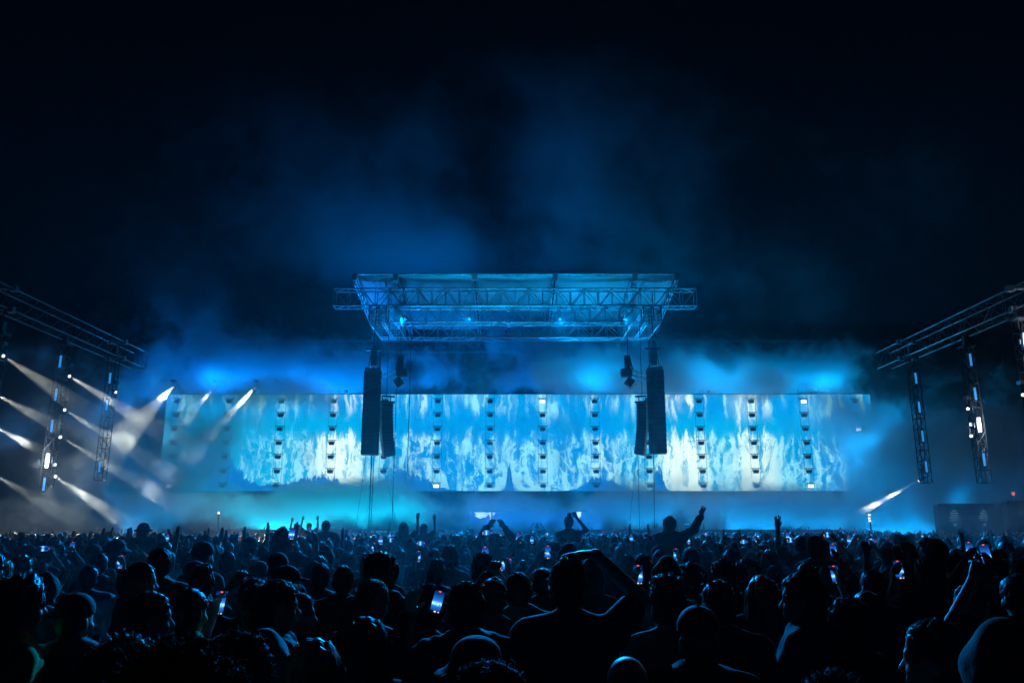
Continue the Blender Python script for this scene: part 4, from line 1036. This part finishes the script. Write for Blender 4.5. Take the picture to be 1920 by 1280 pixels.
def phone(px, py, Y, label, land=False, tilt=0., size=1., case=None):
    p = at(px, py, Y); r = empty('phone', p); tag(r, label, 'phone', 'phones held up in the crowd')
    r.rotation_euler = (R(-12), R(90 if land else tilt), 0); r.scale = (size,) * 3
    b = link('case', PH_BODY, r); s = link('screen', PH_SCR, r)
    if case: b.data = recolour(PH_BODY, case)
    BLOCK.append((px, py - 10, Y, 200 / Y)); return p
MID = {}
def mid(key, **spec):
    if key not in MID: MID[key] = make_meshes(person_shapes(vox=.012, strands=900, **spec), 'black', 'black', 'denim', hood=spec.get('hair') == 'hood')
    return MID[key]
def cols(r):
    c = {'shirt': CLOTH[r.choice(['black', 'navy', 'grey', 'black', 'white', 'green', 'tan', 'red', 'navy'])], 'trousers': CLOTH[r.choice(['denim', 'black', 'grey', 'tan'])], 'hair': HAIRS[r.choice(['black', 'brown', 'brown', 'fair', 'black', 'grey'])]}
    return c
prng = random.Random(11)
def holder(p, Y, label, s=1, two=False, key='short'):
    """a person whose raised hand closes on the phone at p"""
    hi = p.z > 1.72
    if hi: lx, ly, lz = .085, .29, 1.955; pose = 'phone2'
    else: lx, ly, lz = .215, .37, 1.66; pose = 'phone'
    sc = min(1.1, max(.86, p.z / lz)); other = pose if two else 'fold'
    m = mid((pose, key, s, two), pose=(other, pose) if s > 0 else (pose, other), hair=key, top='tee', seed=3)
    c = cols(prng); c.pop('hair') if key == 'hood' else None
    an = -math.atan2(p.x, Y); ox, oy = (0 if two else s * lx * sc), ly * sc
    q = place(m, p.x - (ox * math.cos(an) - oy * math.sin(an)), Y - (ox * math.sin(an) + oy * math.cos(an)), 1.765 * sc, label, rz=math.degrees(an), colours=c)
    x, y = px_of(q.location.x, q.location.y, 1.765 * sc); BLOCK.append((x, y, q.location.y, 250 / Y)); return q

# ---- people close to the camera
hero(1066, 1048, 4.1, 'person in dark jacket with one hand laid on top of the head, elbow out', rz=-8, pose=('fold', 'head'), hair='short', top='tee', ccol='navy', build=1.1, w=110)
hero(1248, 1079, 4.4, 'person with swept up quiff hair and greenish shirt, back to camera', rz=6, hair='quiff', top='tee', ccol='green', hcol='brown')
hero(1307, 1134, 3.5, 'person in backward cap and dark jacket near the bottom centre right', rz=-4, hair='buzz', hat='cap_back', top='jacket', build=1.08)
hero(1347, 1091, 4.5, 'person with sunglasses pushed up on spiky hair, behind the backward cap', rz=-12, hair='short', top='tee', ccol='red', build=1.1)
hero(1175, 1226, 2.95, 'bald round head shining blue at the bottom edge', hair='bald', top='tee', ccol='navy')
hero(700, 1088, 4.5, 'person with short tousled hair and dark red shirt, centre left foreground', rz=-10, hair='short', top='tee', ccol='red', hcol='brown')
hero(716, 1035, 5.4, 'tall person with wavy hair in a black jacket behind the dark red shirt', rz=-25, hair='wavy', top='jacket', build=1.1)
hero(873, 1094, 4.0, 'person with sunglasses on the head and collared jacket, holding up a tilted phone', rz=12, pose=('phone', 'fold'), hair='short', top='jacket', hcol='brown')
hero(524, 1090, 4.3, 'person turned right in profile with short dark hair, left foreground', rz=-70, hair='short', top='jacket')
hero(562, 1098, 4.9, 'pale face in profile peeking past the short haired person', rz=-75, hair='bun', top='tee', hcol='brown', ccol='grey')
hero(287, 1112, 4.2, 'person in profile facing right with open lips and short hair', rz=-62, hair='short', top='jacket', ccol='navy')
hero(360, 1106, 4.6, 'person with short hair in a lime green shirt', rz=-20, hair='short', top='tee', ccol='lime')
hero(146, 1110, 4.3, 'person in a backward cap and dark grey sweatshirt at left', rz=-14, hair='buzz', hat='cap_back', top='hoodie', ccol='grey', build=1.05)
hero(46, 1078, 4.0, 'person at left edge turning right, face rimmed in blue', rz=-50, hair='wavy', top='tee', ccol='lime', hcol='black')
hero(267, 1057, 5.8, 'tall person in profile looking right behind the left foreground', rz=-60, hair='short', top='jacket', ccol='navy')
hero(350, 1210, 1.45, 'big dark head of curly hair, cut by the bottom edge at left', hair='curly', hcol='dark', top='jacket', strands=14000)
hero(238, 1194, 2.5, 'dark rounded head left of the big curly one at bottom', hair='wavy', top='tee')
hero(452, 1187, 2.6, 'head of tight curls right of the big curly one at bottom', hair='curly', hcol='dark', top='tee', strands=9000)
hero(500, 1192, 3.25, 'person in a smooth hood between curls and long fair hair', hair='hood', hcol='navy', top='hoodie', ccol='navy')
hero(590, 1206, 2.95, 'person with long fair straight hair at the bottom edge', hair='long', top='tee', hcol='fair', strands=9000)
hero(687, 1164, 3.6, 'person with long centre-parted hair below the dark red shirt', hair='long', top='tee', hcol='brown', ccol='navy', strands=9000)
hero(893, 1198, 2.9, 'person wearing a wide bucket hat near the bottom centre', hair='buzz', hat='bucket', top='jacket', hatcol='navy')
hero(925, 1243, 2.1, 'dark wavy head just below the wide bucket hat', hcol='dark', hair='wavy', top='jacket')
hero(802, 1098, 4.7, 'person with a cap over bushy curls, left of the tilted phone', rz=-20, hair='curly', hat='cap_back', top='tee')
hero(925, 1085, 5.2, 'round head with cropped hair right of the sunglasses wearer', hair='short', top='tee', ccol='grey')
hero(1502, 1075, 4.2, 'person looking left in profile with sunglasses up on the hair', rz=62, hair='short', top='jacket', ccol='navy')
hero(1625, 1113, 4.9, 'person with long loose hair right of the left-looking profile', rz=14, hair='long', top='tee')
hero(1589, 1122, 4.3, 'person with shaggy wavy hair beside the long loose haired one', rz=30, hair='wavy', top='tee', hcol='brown')
hero(1634, 1070, 6.1, 'person with cropped hair under the big lit phone on the right', hair='short', top='tee')
hero(1745, 1166, 2.85, 'large head in profile facing left wearing glasses, bottom right', rz=55, hair='short', top='tee', ccol='grey')
hero(1872, 1176, 2.35, 'big dark hooded head in the bottom right corner', hair='hood', hcol='black', top='hoodie')
hero(1556, 1262, 2.4, 'frizzy hair just showing at the bottom edge on the right', hair='curly', top='tee', hcol='dark', strands=9000)
hero(1832, 1062, 5.6, 'person in a pale beanie hat on the right', rz=10, hair='short', hat='beanie', hatcol='tan', top='tee')
hero(1815, 1098, 5.0, 'person with short hair and bare neck below the beanie hat', rz=20, hair='short', top='tee', ccol='navy')
hero(1752, 1068, 7.3, 'person punching a fist straight up above the right crowd', pose=('fist', 'fold'), hair='short', top='tee', ccol='navy', w=90)
hero(1905, 1078, 4.8, 'person at right edge with a bent arm raised', rz=0, pose=('bent', 'fold'), hair='short', top='tee', ccol='grey')
hero(478, 1086, 5.8, 'person with a bent arm and closed fist held over the head at left', pose=('bent', 'fold'), hair='curly', top='tee')
hero(645, 1061, 6.8, 'person in short rimmed hair behind the left foreground', hair='short', top='tee')
hero(539, 1059, 6.3, 'person wearing a cap with the brim forward, looking right', rz=-65, hair='buzz', hat='cap', top='tee')
hero(1017, 1066, 6.9, 'round dark head left of the hand on head person', hair='short', top='tee', ccol='navy')
hero(1293, 1055, 6.6, 'person with thick short hair above the quiff hair person', rz=15, hair='quiff', top='tee')
hero(1205, 1040, 7.4, 'round head with rim of blue light above the held phone', hair='short', top='tee')
hero(1146, 1055, 8.0, 'small long haired head right of the raised elbow', hair='long', top='tee')
hero(1428, 1083, 5.2, 'person with long sleek hair right of the spiky haired one', rz=-14, hair='long', top='jacket', ccol='navy')
hero(1240, 1036, 8.5, 'person in a pale pointed hood catching blue light', rz=-30, hair='hood', hcol='white', top='hoodie', ccol='grey')
hero(532, 990, 10.5, 'person with long dark hair filming over the crowd with one arm up', rz=-10, pose=('fold', 'phone'), hair='long', top='tee', w=34)
hero(972, 1075, 5.6, 'person raising a sleeved forearm beside the hand on head person', rz=5, pose=('bent', 'fold'), hair='short', top='jacket', ccol='tan')
hero(1400, 1052, 7.6, 'person with tall curls above the sideways phone', hair='afro', top='tee')
hero(1372, 1030, 8.8, 'person with bushy dark hair right of the blue glowing hood', hair='curly', top='tee')
hero(930, 1000, 13.5, 'person holding a sideways phone overhead with both hands', pose=('phone2', 'phone2'), hair='short', top='jacket', w=50)
hero(1500, 1004, 12.0, 'person stretching one arm straight up with spread fingers', pose=('up', 'fold'), hair='short', top='tee')

# sunglasses pushed up on heads
def glasses(px, py, Y, rz, label):
    c = at(px, py, Y); r = empty('sunglasses', c, R(rz)); tag(r, label, 'sunglasses', 'sunglasses worn on the hair')
    for s in (-1, 1):
        m = MB(); k = 14; ce = Vector((s * .032, .085, 0))
        m.v = [tuple(ce + Vector((.027 * math.cos(i * 2 * math.pi / k), dy, .021 * math.sin(i * 2 * math.pi / k)))) for dy in (0, .004) for i in range(k)]
        m.f = [list(range(k))[::-1], [k + i for i in range(k)]] + [[i, (i + 1) % k, k + (i + 1) % k, k + i] for i in range(k)]
        m.build('lens', LENSOFF, r)
        MB().path([(s * .058, .085, .008), (s * .082, .06, .006), (s * .088, -.05, -.004)], .003, 6).build('temple', phone_case, r)
    MB().bar((-.01, .088, .006), (.01, .088, .006), .0025, 6).build('bridge', phone_case, r)
glasses(873, 1099, 4.0, 192, 'sunglasses pushed up on the short brown hair at centre')
glasses(1347, 1095, 4.5, 170, 'sunglasses resting backward on the spiky hair, centre right')
glasses(1492, 1085, 4.2, 62, 'sunglasses up on the hair of the person looking left')

# ---- riders on shoulders, each with a carrier below
RID = [
    (270, 983, 15., 'person in a bucket hat riding on shoulders at left', dict(pose=('fold', 'fold'), hair='wavy', hat='bucket', top='jacket'), 0),
    (612, 976, 17., 'broad person in a dark hooded top high above the crowd', dict(pose=('hang', 'hang'), hair='short', top='jacket', build=1.15), 0),
    (580, 981, 29., 'faint person with both hands up beside the broad dark one', dict(pose=('up', 'up'), hair='short', top='tee', hat='cap'), 0),
    (559, 983, 31., 'faint long haired rider with one arm up, left of the two-armed one', dict(pose=('up', 'fold'), hair='long', top='tee'), 0),
    (757, 980, 18., 'long haired rider throwing one fist high, under the cyan smoke', dict(pose=('fold', 'fist'), hair='long', top='tee'), -8),
    (795, 983, 22., 'paler rider with one arm straight up, right of the fist rider', dict(pose=('fold', 'up'), hair='wavy', top='tee'), -5),
    (1066, 967, 15.5, 'slim rider with one bent arm over the head at centre', dict(pose=('hang', 'bent'), hair='bun', top='tank'), 15),
    (1256, 970, 13.5, 'rider in a big dark coat reaching both open hands to the right', dict(pose=('reach2', 'reach'), hair='wavy', top='jacket', build=1.15), -35),
    (1007, 983, 36., 'faint rider with a tall hat-like head far off at centre', dict(pose=('bent', 'bent'), hair='bun', top='tee'), 0),
    (908, 984, 38., 'faint far rider just left of the sideways phone', dict(pose=('fold', 'fold'), hair='short', top='tee'), 0),
    (884, 990, 31., 'faint shoulder-high head left of the booth screen shapes', dict(pose=('fold', 'fold'), hair='short', top='tee'), 0),
]
for (px, py, Y, lab, spec, rz) in RID:
    p = at(px, py, Y); spec = dict(spec); spec['vox'] = .012
    m = make_meshes(person_shapes(sit=True, strands=0, **spec), prng.choice(['black', 'brown']), 'black')
    zs = p.z - 1.765; place(m, p.x, Y, p.z, lab, rz, z0=zs, hgt=1.765, group='people riding on shoulders')
    BLOCK.append((px, py + 12, Y, 20 if Y > 25 else 30)); PEOPLE.append((p.x, Y + .3))
    # the seat is at .83 of the rider; the carrier's shoulders stand there
    seat = zs + .83; top = min(1.9, max(1.55, seat + .30))
    c = at(px, 995, Y + .10)
    place(mid(('carry',), pose=('fold', 'fold'), hair='short', top='tee', seed=1), c.x, Y + .16, top, 'person carrying the ' + ' '.join(lab.split()[:9]).replace('person', 'rider').replace('faint ', ''), colours=cols(prng), group='people carrying riders')

# ---- phones and the people who hold them
PH = [ # px, py, Y, landscape, holder side, two hands, hair, label
    (412, 1130, 5.0, 0, -1, 0, 'curly', 'large upright lit phone in the left foreground'), (226, 1053, 9.5, 0, 1, 0, 'short', 'upright phone with bright screen above the left foreground profile'),
    (166, 1078, 8.2, 1, 1, 1, 'short', 'sideways phone held low at left, thin bright screen'), (426, 1050, 9.6, 1, 1, 1, 'short', 'dim sideways phone above the lime green shirt'),
    (547, 1000, 10.2, 0, None, 0, '', 'upright phone held by the long haired person at left'), (580, 996, 17, 0, 1, 0, 'short', 'tiny lit phone in front of the faint two-armed rider'),
    (701, 1025, 15, 0, 1, 0, 'bun', 'small upright phone with orange glow left of centre'), (784, 1043, 11.5, 0, -1, 0, 'long', 'phone in a red case held above the left centre crowd'),
    (910, 1037, 9.3, 0, 1, 0, 'short', 'dim phone with a red lower edge left of centre'), (947, 1057, 8.3, 0, 1, 0, 'wavy', 'dark phone tilted hard to the left at centre'),
    (820, 1128, 4.1, 0, None, 0, '', 'tilted phone in front of the sunglasses wearer'), (733, 1012, 15.5, 1, 1, 1, 'short', 'small sideways phone under the left speaker array'),
    (913, 998, 12.9, 1, None, 0, '', 'sideways phone held overhead by two hands at centre'), (972, 1009, 12.5, 0, -1, 0, 'short', 'small upright phone just right of the overhead sideways one'),
    (1027, 1035, 9.4, 0, 1, 1, 'short', 'bright upright phone above the hand on head person'), (1086, 1007, 15.5, 1, -1, 0, 'short', 'small sideways phone beside the slim rider'),
    (1196, 1077, 6.6, 0, -1, 0, 'hood', 'upright phone held low left of the quiff hair'), (1224, 1012, 17, 0, 1, 0, 'short', 'tiny yellow framed phone left of the coat rider'),
    (1247, 1024, 13.5, 0, 1, 0, 'bun', 'small phone with blue screen in front of the coat rider'), (1268, 1039, 10.5, 0, 1, 0, 'short', 'dark phone with a red dot above the thick short hair'),
    (1358, 1073, 6.9, 1, 1, 1, 'wavy', 'sideways phone with glittering screen above the spiky hair'), (1155, 1005, 19, 0, 1, 0, 'short', 'tiny pink glowing phone right of the slim rider'),
    (1130, 1003, 18, 0, -1, 0, 'long', 'tiny white glowing phone near the slim rider'), (1414, 1014, 14, 0, 1, 0, 'short', 'tiny pale phone right of the glowing hood'),
    (1483, 1012, 12.8, 1, 1, 1, 'short', 'sideways phone below the straight raised arm'), (1552, 1002, 12.3, 1, -1, 1, 'curly', 'sideways phone with orange end left of the fist'),
    (1562, 1031, 9.4, 0, 1, 0, 'long', 'small dim phone with a red stripe above the big lit phone'), (1566, 1077, 7.0, 0, 1, 0, 'short', 'big upright phone with red dot above the shaggy haired person'),
    (1578, 998, 17, 0, 1, 0, 'short', 'tiny bright white-blue phone in the far right crowd'), (1604, 1003, 15, 0, -1, 0, 'bun', 'small blue phone far off, left of the raised fist'),
    (1634, 1014, 12, 1, 1, 0, 'short', 'small sideways phone close beside the raised fist'), (1685, 1068, 6.9, 0, -1, 0, 'wavy', 'upright phone just left below the raised fist arm'),
    (1818, 1031, 7.6, 0, -1, 0, 'short', 'upright phone left of the tallest phone on the right'), (1848, 1040, 5.9, 0, 1, 0, 'short', 'tallest lit phone on the right with red top mark'),
    (82, 1028, 11.5, 1, 1, 1, 'short', 'small dim sideways phone at far left'), (135, 1025, 12.5, 0, 1, 0, 'short', 'small upright phone at far left'),
]
redc = mat('red_case', (.6, .04, .05), .4, emit=(.9, .08, .05), strength=.0)
for (px, py, Y, land, s, two, hr, lab) in PH:
    p = phone(px, py, Y, lab, bool(land), tilt={947: 50, 820: 14, 784: 6, 701: 5, 1027: 2}.get(px, prng.uniform(-4, 4)), case=redc if px in (784, 910) else None, size=.7 if px == 820 else .9 if px == 412 else 1.)
    if s is not None: holder(p, Y, 'person holding up the ' + ' '.join(lab.replace('phone', 'phone').split()[:11]), s, bool(two), hr)

lads = ['left light tower', 'first strobe ladder', 'second strobe ladder', 'third strobe ladder', 'fourth strobe ladder', 'left speaker array', 'sixth strobe ladder', 'seventh strobe ladder', 'eighth strobe ladder', 'ninth strobe ladder', 'right speaker array', 'eleventh strobe ladder', 'twelfth strobe ladder', 'thirteenth strobe ladder', 'last strobe ladder', 'dark hoarding']
for k, l in enumerate(lads):
    for q in range(2):
        px = 235 + k * 97.7 + (q - .5) * 40 + prng.uniform(-12, 12); Yp = 17 + q * 9 + prng.uniform(-2, 3); pz = prng.uniform(1.72, 1.85); x_ = at(px, 1000, Yp).x; a_, b_ = px_of(x_, Yp, pz)
        phone(a_, b_, Yp, f"tiny {'upright' if (k + q) % 3 else 'sideways'} phone far back in the crowd, {('nearer', 'further')[q]} of two under the {l}", (k + q) % 3 == 0)
        BLOCK.pop()
# ---- everyone else, nearest first
KINDS = [('short', dict(hair='short', top='tee')), ('shorter', dict(hair='short', top='jacket', seed=4)), ('cropped', dict(hair='short', top='tee', build=1.08)), ('long', dict(hair='long', top='tee', build=.92)), ('wavy', dict(hair='wavy', top='tee')),
         ('curly', dict(hair='curly', top='jacket')), ('bun', dict(hair='bun', top='tank', build=.9)), ('capped', dict(hair='buzz', hat='cap_back', top='tee')), ('hooded', dict(hair='hood', top='hoodie')), ('pony', dict(hair='pony', top='tee', build=.92)),
         ('hatted', dict(hair='short', hat='bucket', top='tee')), ('quiff', dict(hair='quiff', top='tee')), ('forward', dict(hair='buzz', hat='cap', top='hoodie')), ('beanie', dict(hair='short', hat='beanie', top='jacket'))]
SAY = {'short': 'short haired person', 'shorter': 'short haired jacketed person', 'cropped': 'broad crop-haired person', 'long': 'long haired person', 'wavy': 'wavy haired person', 'curly': 'curly haired person', 'bun': 'person with top bun', 'capped': 'person in a backward cap',
       'hooded': 'hooded person', 'pony': 'person with a ponytail', 'hatted': 'person in a bucket hat', 'quiff': 'person with brushed-up hair', 'forward': 'person in a forward cap', 'beanie': 'person in beanie'}
POSES = [('fold', 'fold')] * 18 + [('down', 'down')] * 3 + [('fold', 'up'), ('up', 'fold'), ('fist', 'fold')]
PSAY = {('fold', 'up'): ', right hand up', ('up', 'fold'): ', left hand up', ('fist', 'fold'): ', left fist up', ('fold', 'bent'): ', right arm bent overhead', ('up', 'up'): ', both hands up'}
cand = []
Y = 3.0
while Y < 53:
    st = .62 if Y < 14 else .70; n = int((.70 * Y + 3.0) / st)
    for i in range(-n, n + 1):
        x = (i + prng.uniform(-.3, .3) + (.5 if int(Y / .66) % 2 else 0)) * st; cand.append((x, Y + prng.uniform(-.2, .2)))
    Y += st
cand.sort(key=lambda c: c[1])
PA = np.array(PEOPLE); far = []; made = []
nfill = 0; NMAX = 300 - len(PEOPLE)
for (x, y) in cand:
    if len(PA) and (np.hypot(PA[:, 0] - x, (PA[:, 1] - y)) < .44).any(): continue
    top = min(1.92, max(1.52, prng.gauss(1.72, .085))); px, py = px_of(x, y, top); w = 255 / y
    if y > 50 and abs(x) < 27.5: 
        if y > 51.5: continue
    if nfill >= NMAX or y > 16: far.append((x, y, top)); continue
    bad = False
    for (bx, by, bY, bw) in BLOCK:
        if bY > y - .1 and abs(px - bx) < (bw + w) * .5 and py < by + bw * .95: bad = True; break
    if bad and y < 13: continue
    if y < 5.3 and prng.random() < .7: continue
    k, spec = prng.choice(KINDS); pose = prng.choice(POSES) if y > 6 else ('fold', 'fold')
    if pose != ('fold', 'fold') and k not in ('short', 'long', 'cropped', 'curly', 'pony'): pose = ('fold', 'fold')
    if px < -60 or px > 1980: far.append((x, y, top)); continue
    m = mid((k, pose), pose=pose, **spec)
    c = cols(prng)
    if k == 'hooded': c['hair'] = c['shirt']
    o = place(m, x, y, top, SAY[k], rz=prng.gauss(0, 22), colours=c)
    made.append((o, k, pose, px, y)); nfill += 1
# labels: kind + row + what part of the wall they stand before, then order among lookalikes
lm = ['far left edge', 'left light tower', 'left video wall end', 'third strobe ladder', 'left speaker arrays', 'fifth ladder', 'centre booth', 'eighth ladder', 'right speaker arrays', 'eleventh ladder', 'right video wall end', 'dark hoarding', 'far right edge']
cuts = [70, 230, 390, 590, 730, 860, 960, 1090, 1270, 1400, 1590, 1800]
sets = {}
for o, k, pose, px, y in made:
    z = sum(px > c for c in cuts); row = ['close rows', 'near rows', 'middle rows', 'back rows'][sum(y > c for c in (5.5, 8.5, 12))]
    sets.setdefault((SAY[k] + PSAY.get(pose, ''), row, lm[z]), []).append((px, o))
ordn = ['leftmost', 'second', 'third', 'fourth', 'fifth', 'sixth', 'seventh', 'eighth']
for (a, row, l), os_ in sets.items():
    os_.sort(key=lambda q: q[0])
    for i, (px, o) in enumerate(os_):
        o['label'] = f'{a} in {row} below {l}' + ('' if len(os_) == 1 else f', {ordn[min(i, 7)]} of {len(os_)}' if i else f', leftmost of {len(os_)}')
print('PEOPLE', len(PEOPLE), 'fill', nfill, 'far', len(far), 'protos', len(MID))

# ---- the far mass of the crowd: one object
def far_proto(pose, vox, long_=False, zcut=-1., hat=False):
    f = Field((-.45, -.3, zcut if zcut > 0 else -.05), (.45, .35, 2.15), vox)
    f.ell((0, 0, 1.28), (.185, .125, .22), .05); f.ell((0, 0, 1.0), (.16, .12, .25), .05)
    for s in (-1, 1):
        f.cap((0, -.02, 1.46), (s * .17, -.02, 1.42), .06, .07, .04); f.cap((s * .09, 0, .9), (s * .1, 0, .05), .09, .06, .03)
    for s, nm in ((-1, pose[0]), (1, pose[1])):
        E_, Wr, st, d, n = ARMS[nm]; f.cap((s * .19, 0, 1.41), (s * E_[0], E_[1], E_[2]), .065, .05, .03); f.cap((s * E_[0], E_[1], E_[2]), (s * Wr[0], Wr[1], Wr[2]), .05, .036, .02)
        f.cap((s * Wr[0], Wr[1], Wr[2]), Vector((s * Wr[0], Wr[1], Wr[2])) + Vector((s * d[0], d[1], d[2])).normalized() * .13, .042, .034, .02)
    f.cap((0, -.02, 1.44), (0, -.01, 1.56), .06, .06, .03); f.ell((0, 0, 1.655), (.088, .108, .115), .03)
    if long_: f.ell((0, -.06, 1.5), (.11, .07, .2), .04)
    if hat: f.ell((0, 0, 1.69), (.14, .15, .03), .02)
    V, Q = f.out(); part = np.ones(len(V), np.float32)      # 1 cloth, 0 skin, 2 hair
    hd = V[:, 2] > 1.53; part[hd & (np.abs(V[:, 0]) < .17)] = 2; part[hd & (V[:, 1] > .045) & (np.abs(V[:, 0]) < .08) & (V[:, 2] < 1.71)] = 0
    part[(np.abs(V[:, 0]) > .2) & ((V[:, 2] > 1.6) | (V[:, 2] < 1.2))] = 0
    if long_: part[(V[:, 1] < -.07) & (V[:, 2] > 1.32) & (np.abs(V[:, 0]) < .14)] = 2
    return V.astype(np.float32), Q, part
def far_mass():
    Pz = [('fold', 'fold')] * 6 + [('fold', 'up'), ('up', 'fold'), ('fist', 'fold'), ('fold', 'bent'), ('up', 'up'), ('phone2', 'phone2')]
    nearP = [far_proto(p, .036, i % 3 == 1, -1, i % 5 == 4) for i, p in enumerate(Pz)]; farP = [far_proto(p, .052, i % 3 == 1, .9, i % 5 == 4) for i, p in enumerate(Pz)]
    VV, QQ, CC = [], [], []; n0 = 0; r = np.random.default_rng(5)
    sk = np.array([[.42, .27, .2], [.3, .19, .13], [.5, .34, .26]]); cl = np.array([[.015, .015, .018], [.02, .03, .06], [.08, .08, .09], [.35, .35, .36], [.06, .09, .06], [.02, .02, .02], [.2, .14, .09], [.16, .03, .03]]); hr = np.array([[.015, .012, .01], [.05, .03, .02], [.2, .14, .08], [.03, .02, .015]])
    for (x, y, top) in far:
        P_ = (nearP if y < 26 else farP); V, Q, part = P_[int(r.integers(0, 6)) if r.random() < .94 else int(r.integers(6, 12))]
        a = r.normal() * .4; s = top / 1.77; c, sn = math.cos(a), math.sin(a)
        W_ = np.stack([(V[:, 0] * c - V[:, 1] * sn) * min(1.06, max(.95, s)) + x, (V[:, 0] * sn + V[:, 1] * c) + y, V[:, 2] * s], 1)
        VV.append(W_); QQ.append(Q + n0); n0 += len(V)
        tab = np.stack([sk[r.integers(3)], cl[r.integers(8)], hr[r.integers(4)]]); CC.append(tab[part.astype(int)])
    V = np.concatenate(VV); Q = np.concatenate(QQ); C = np.concatenate(CC)
    m = bpy.data.materials.new('crowd_mix'); m.use_nodes = True; t = m.node_tree; g = NG(t); at_ = g.new('ShaderNodeVertexColor'); at_.layer_name = 'tint'
    n = g.noise(E(g, g.new('ShaderNodeTexCoord').outputs['Object']), 12, 2); pb = t.nodes['Principled BSDF']
    mx = g.mix(n * .4, E(g, at_.outputs[0]), (.01, .01, .012, 1)); t.links.new(mx.s, pb.inputs['Base Color']); pb.inputs['Roughness'].default_value = .55
    me = mesh_np('crowd', V, Q, None, m); ca = me.color_attributes.new('tint', 'FLOAT_COLOR', 'POINT')
    ca.data.foreach_set('color', np.concatenate([C, np.ones((len(C), 1))], 1).astype(np.float32).ravel())
    print('crowd verts', len(V)); tag(link('crowd', me), kind='stuff')
far_mass()
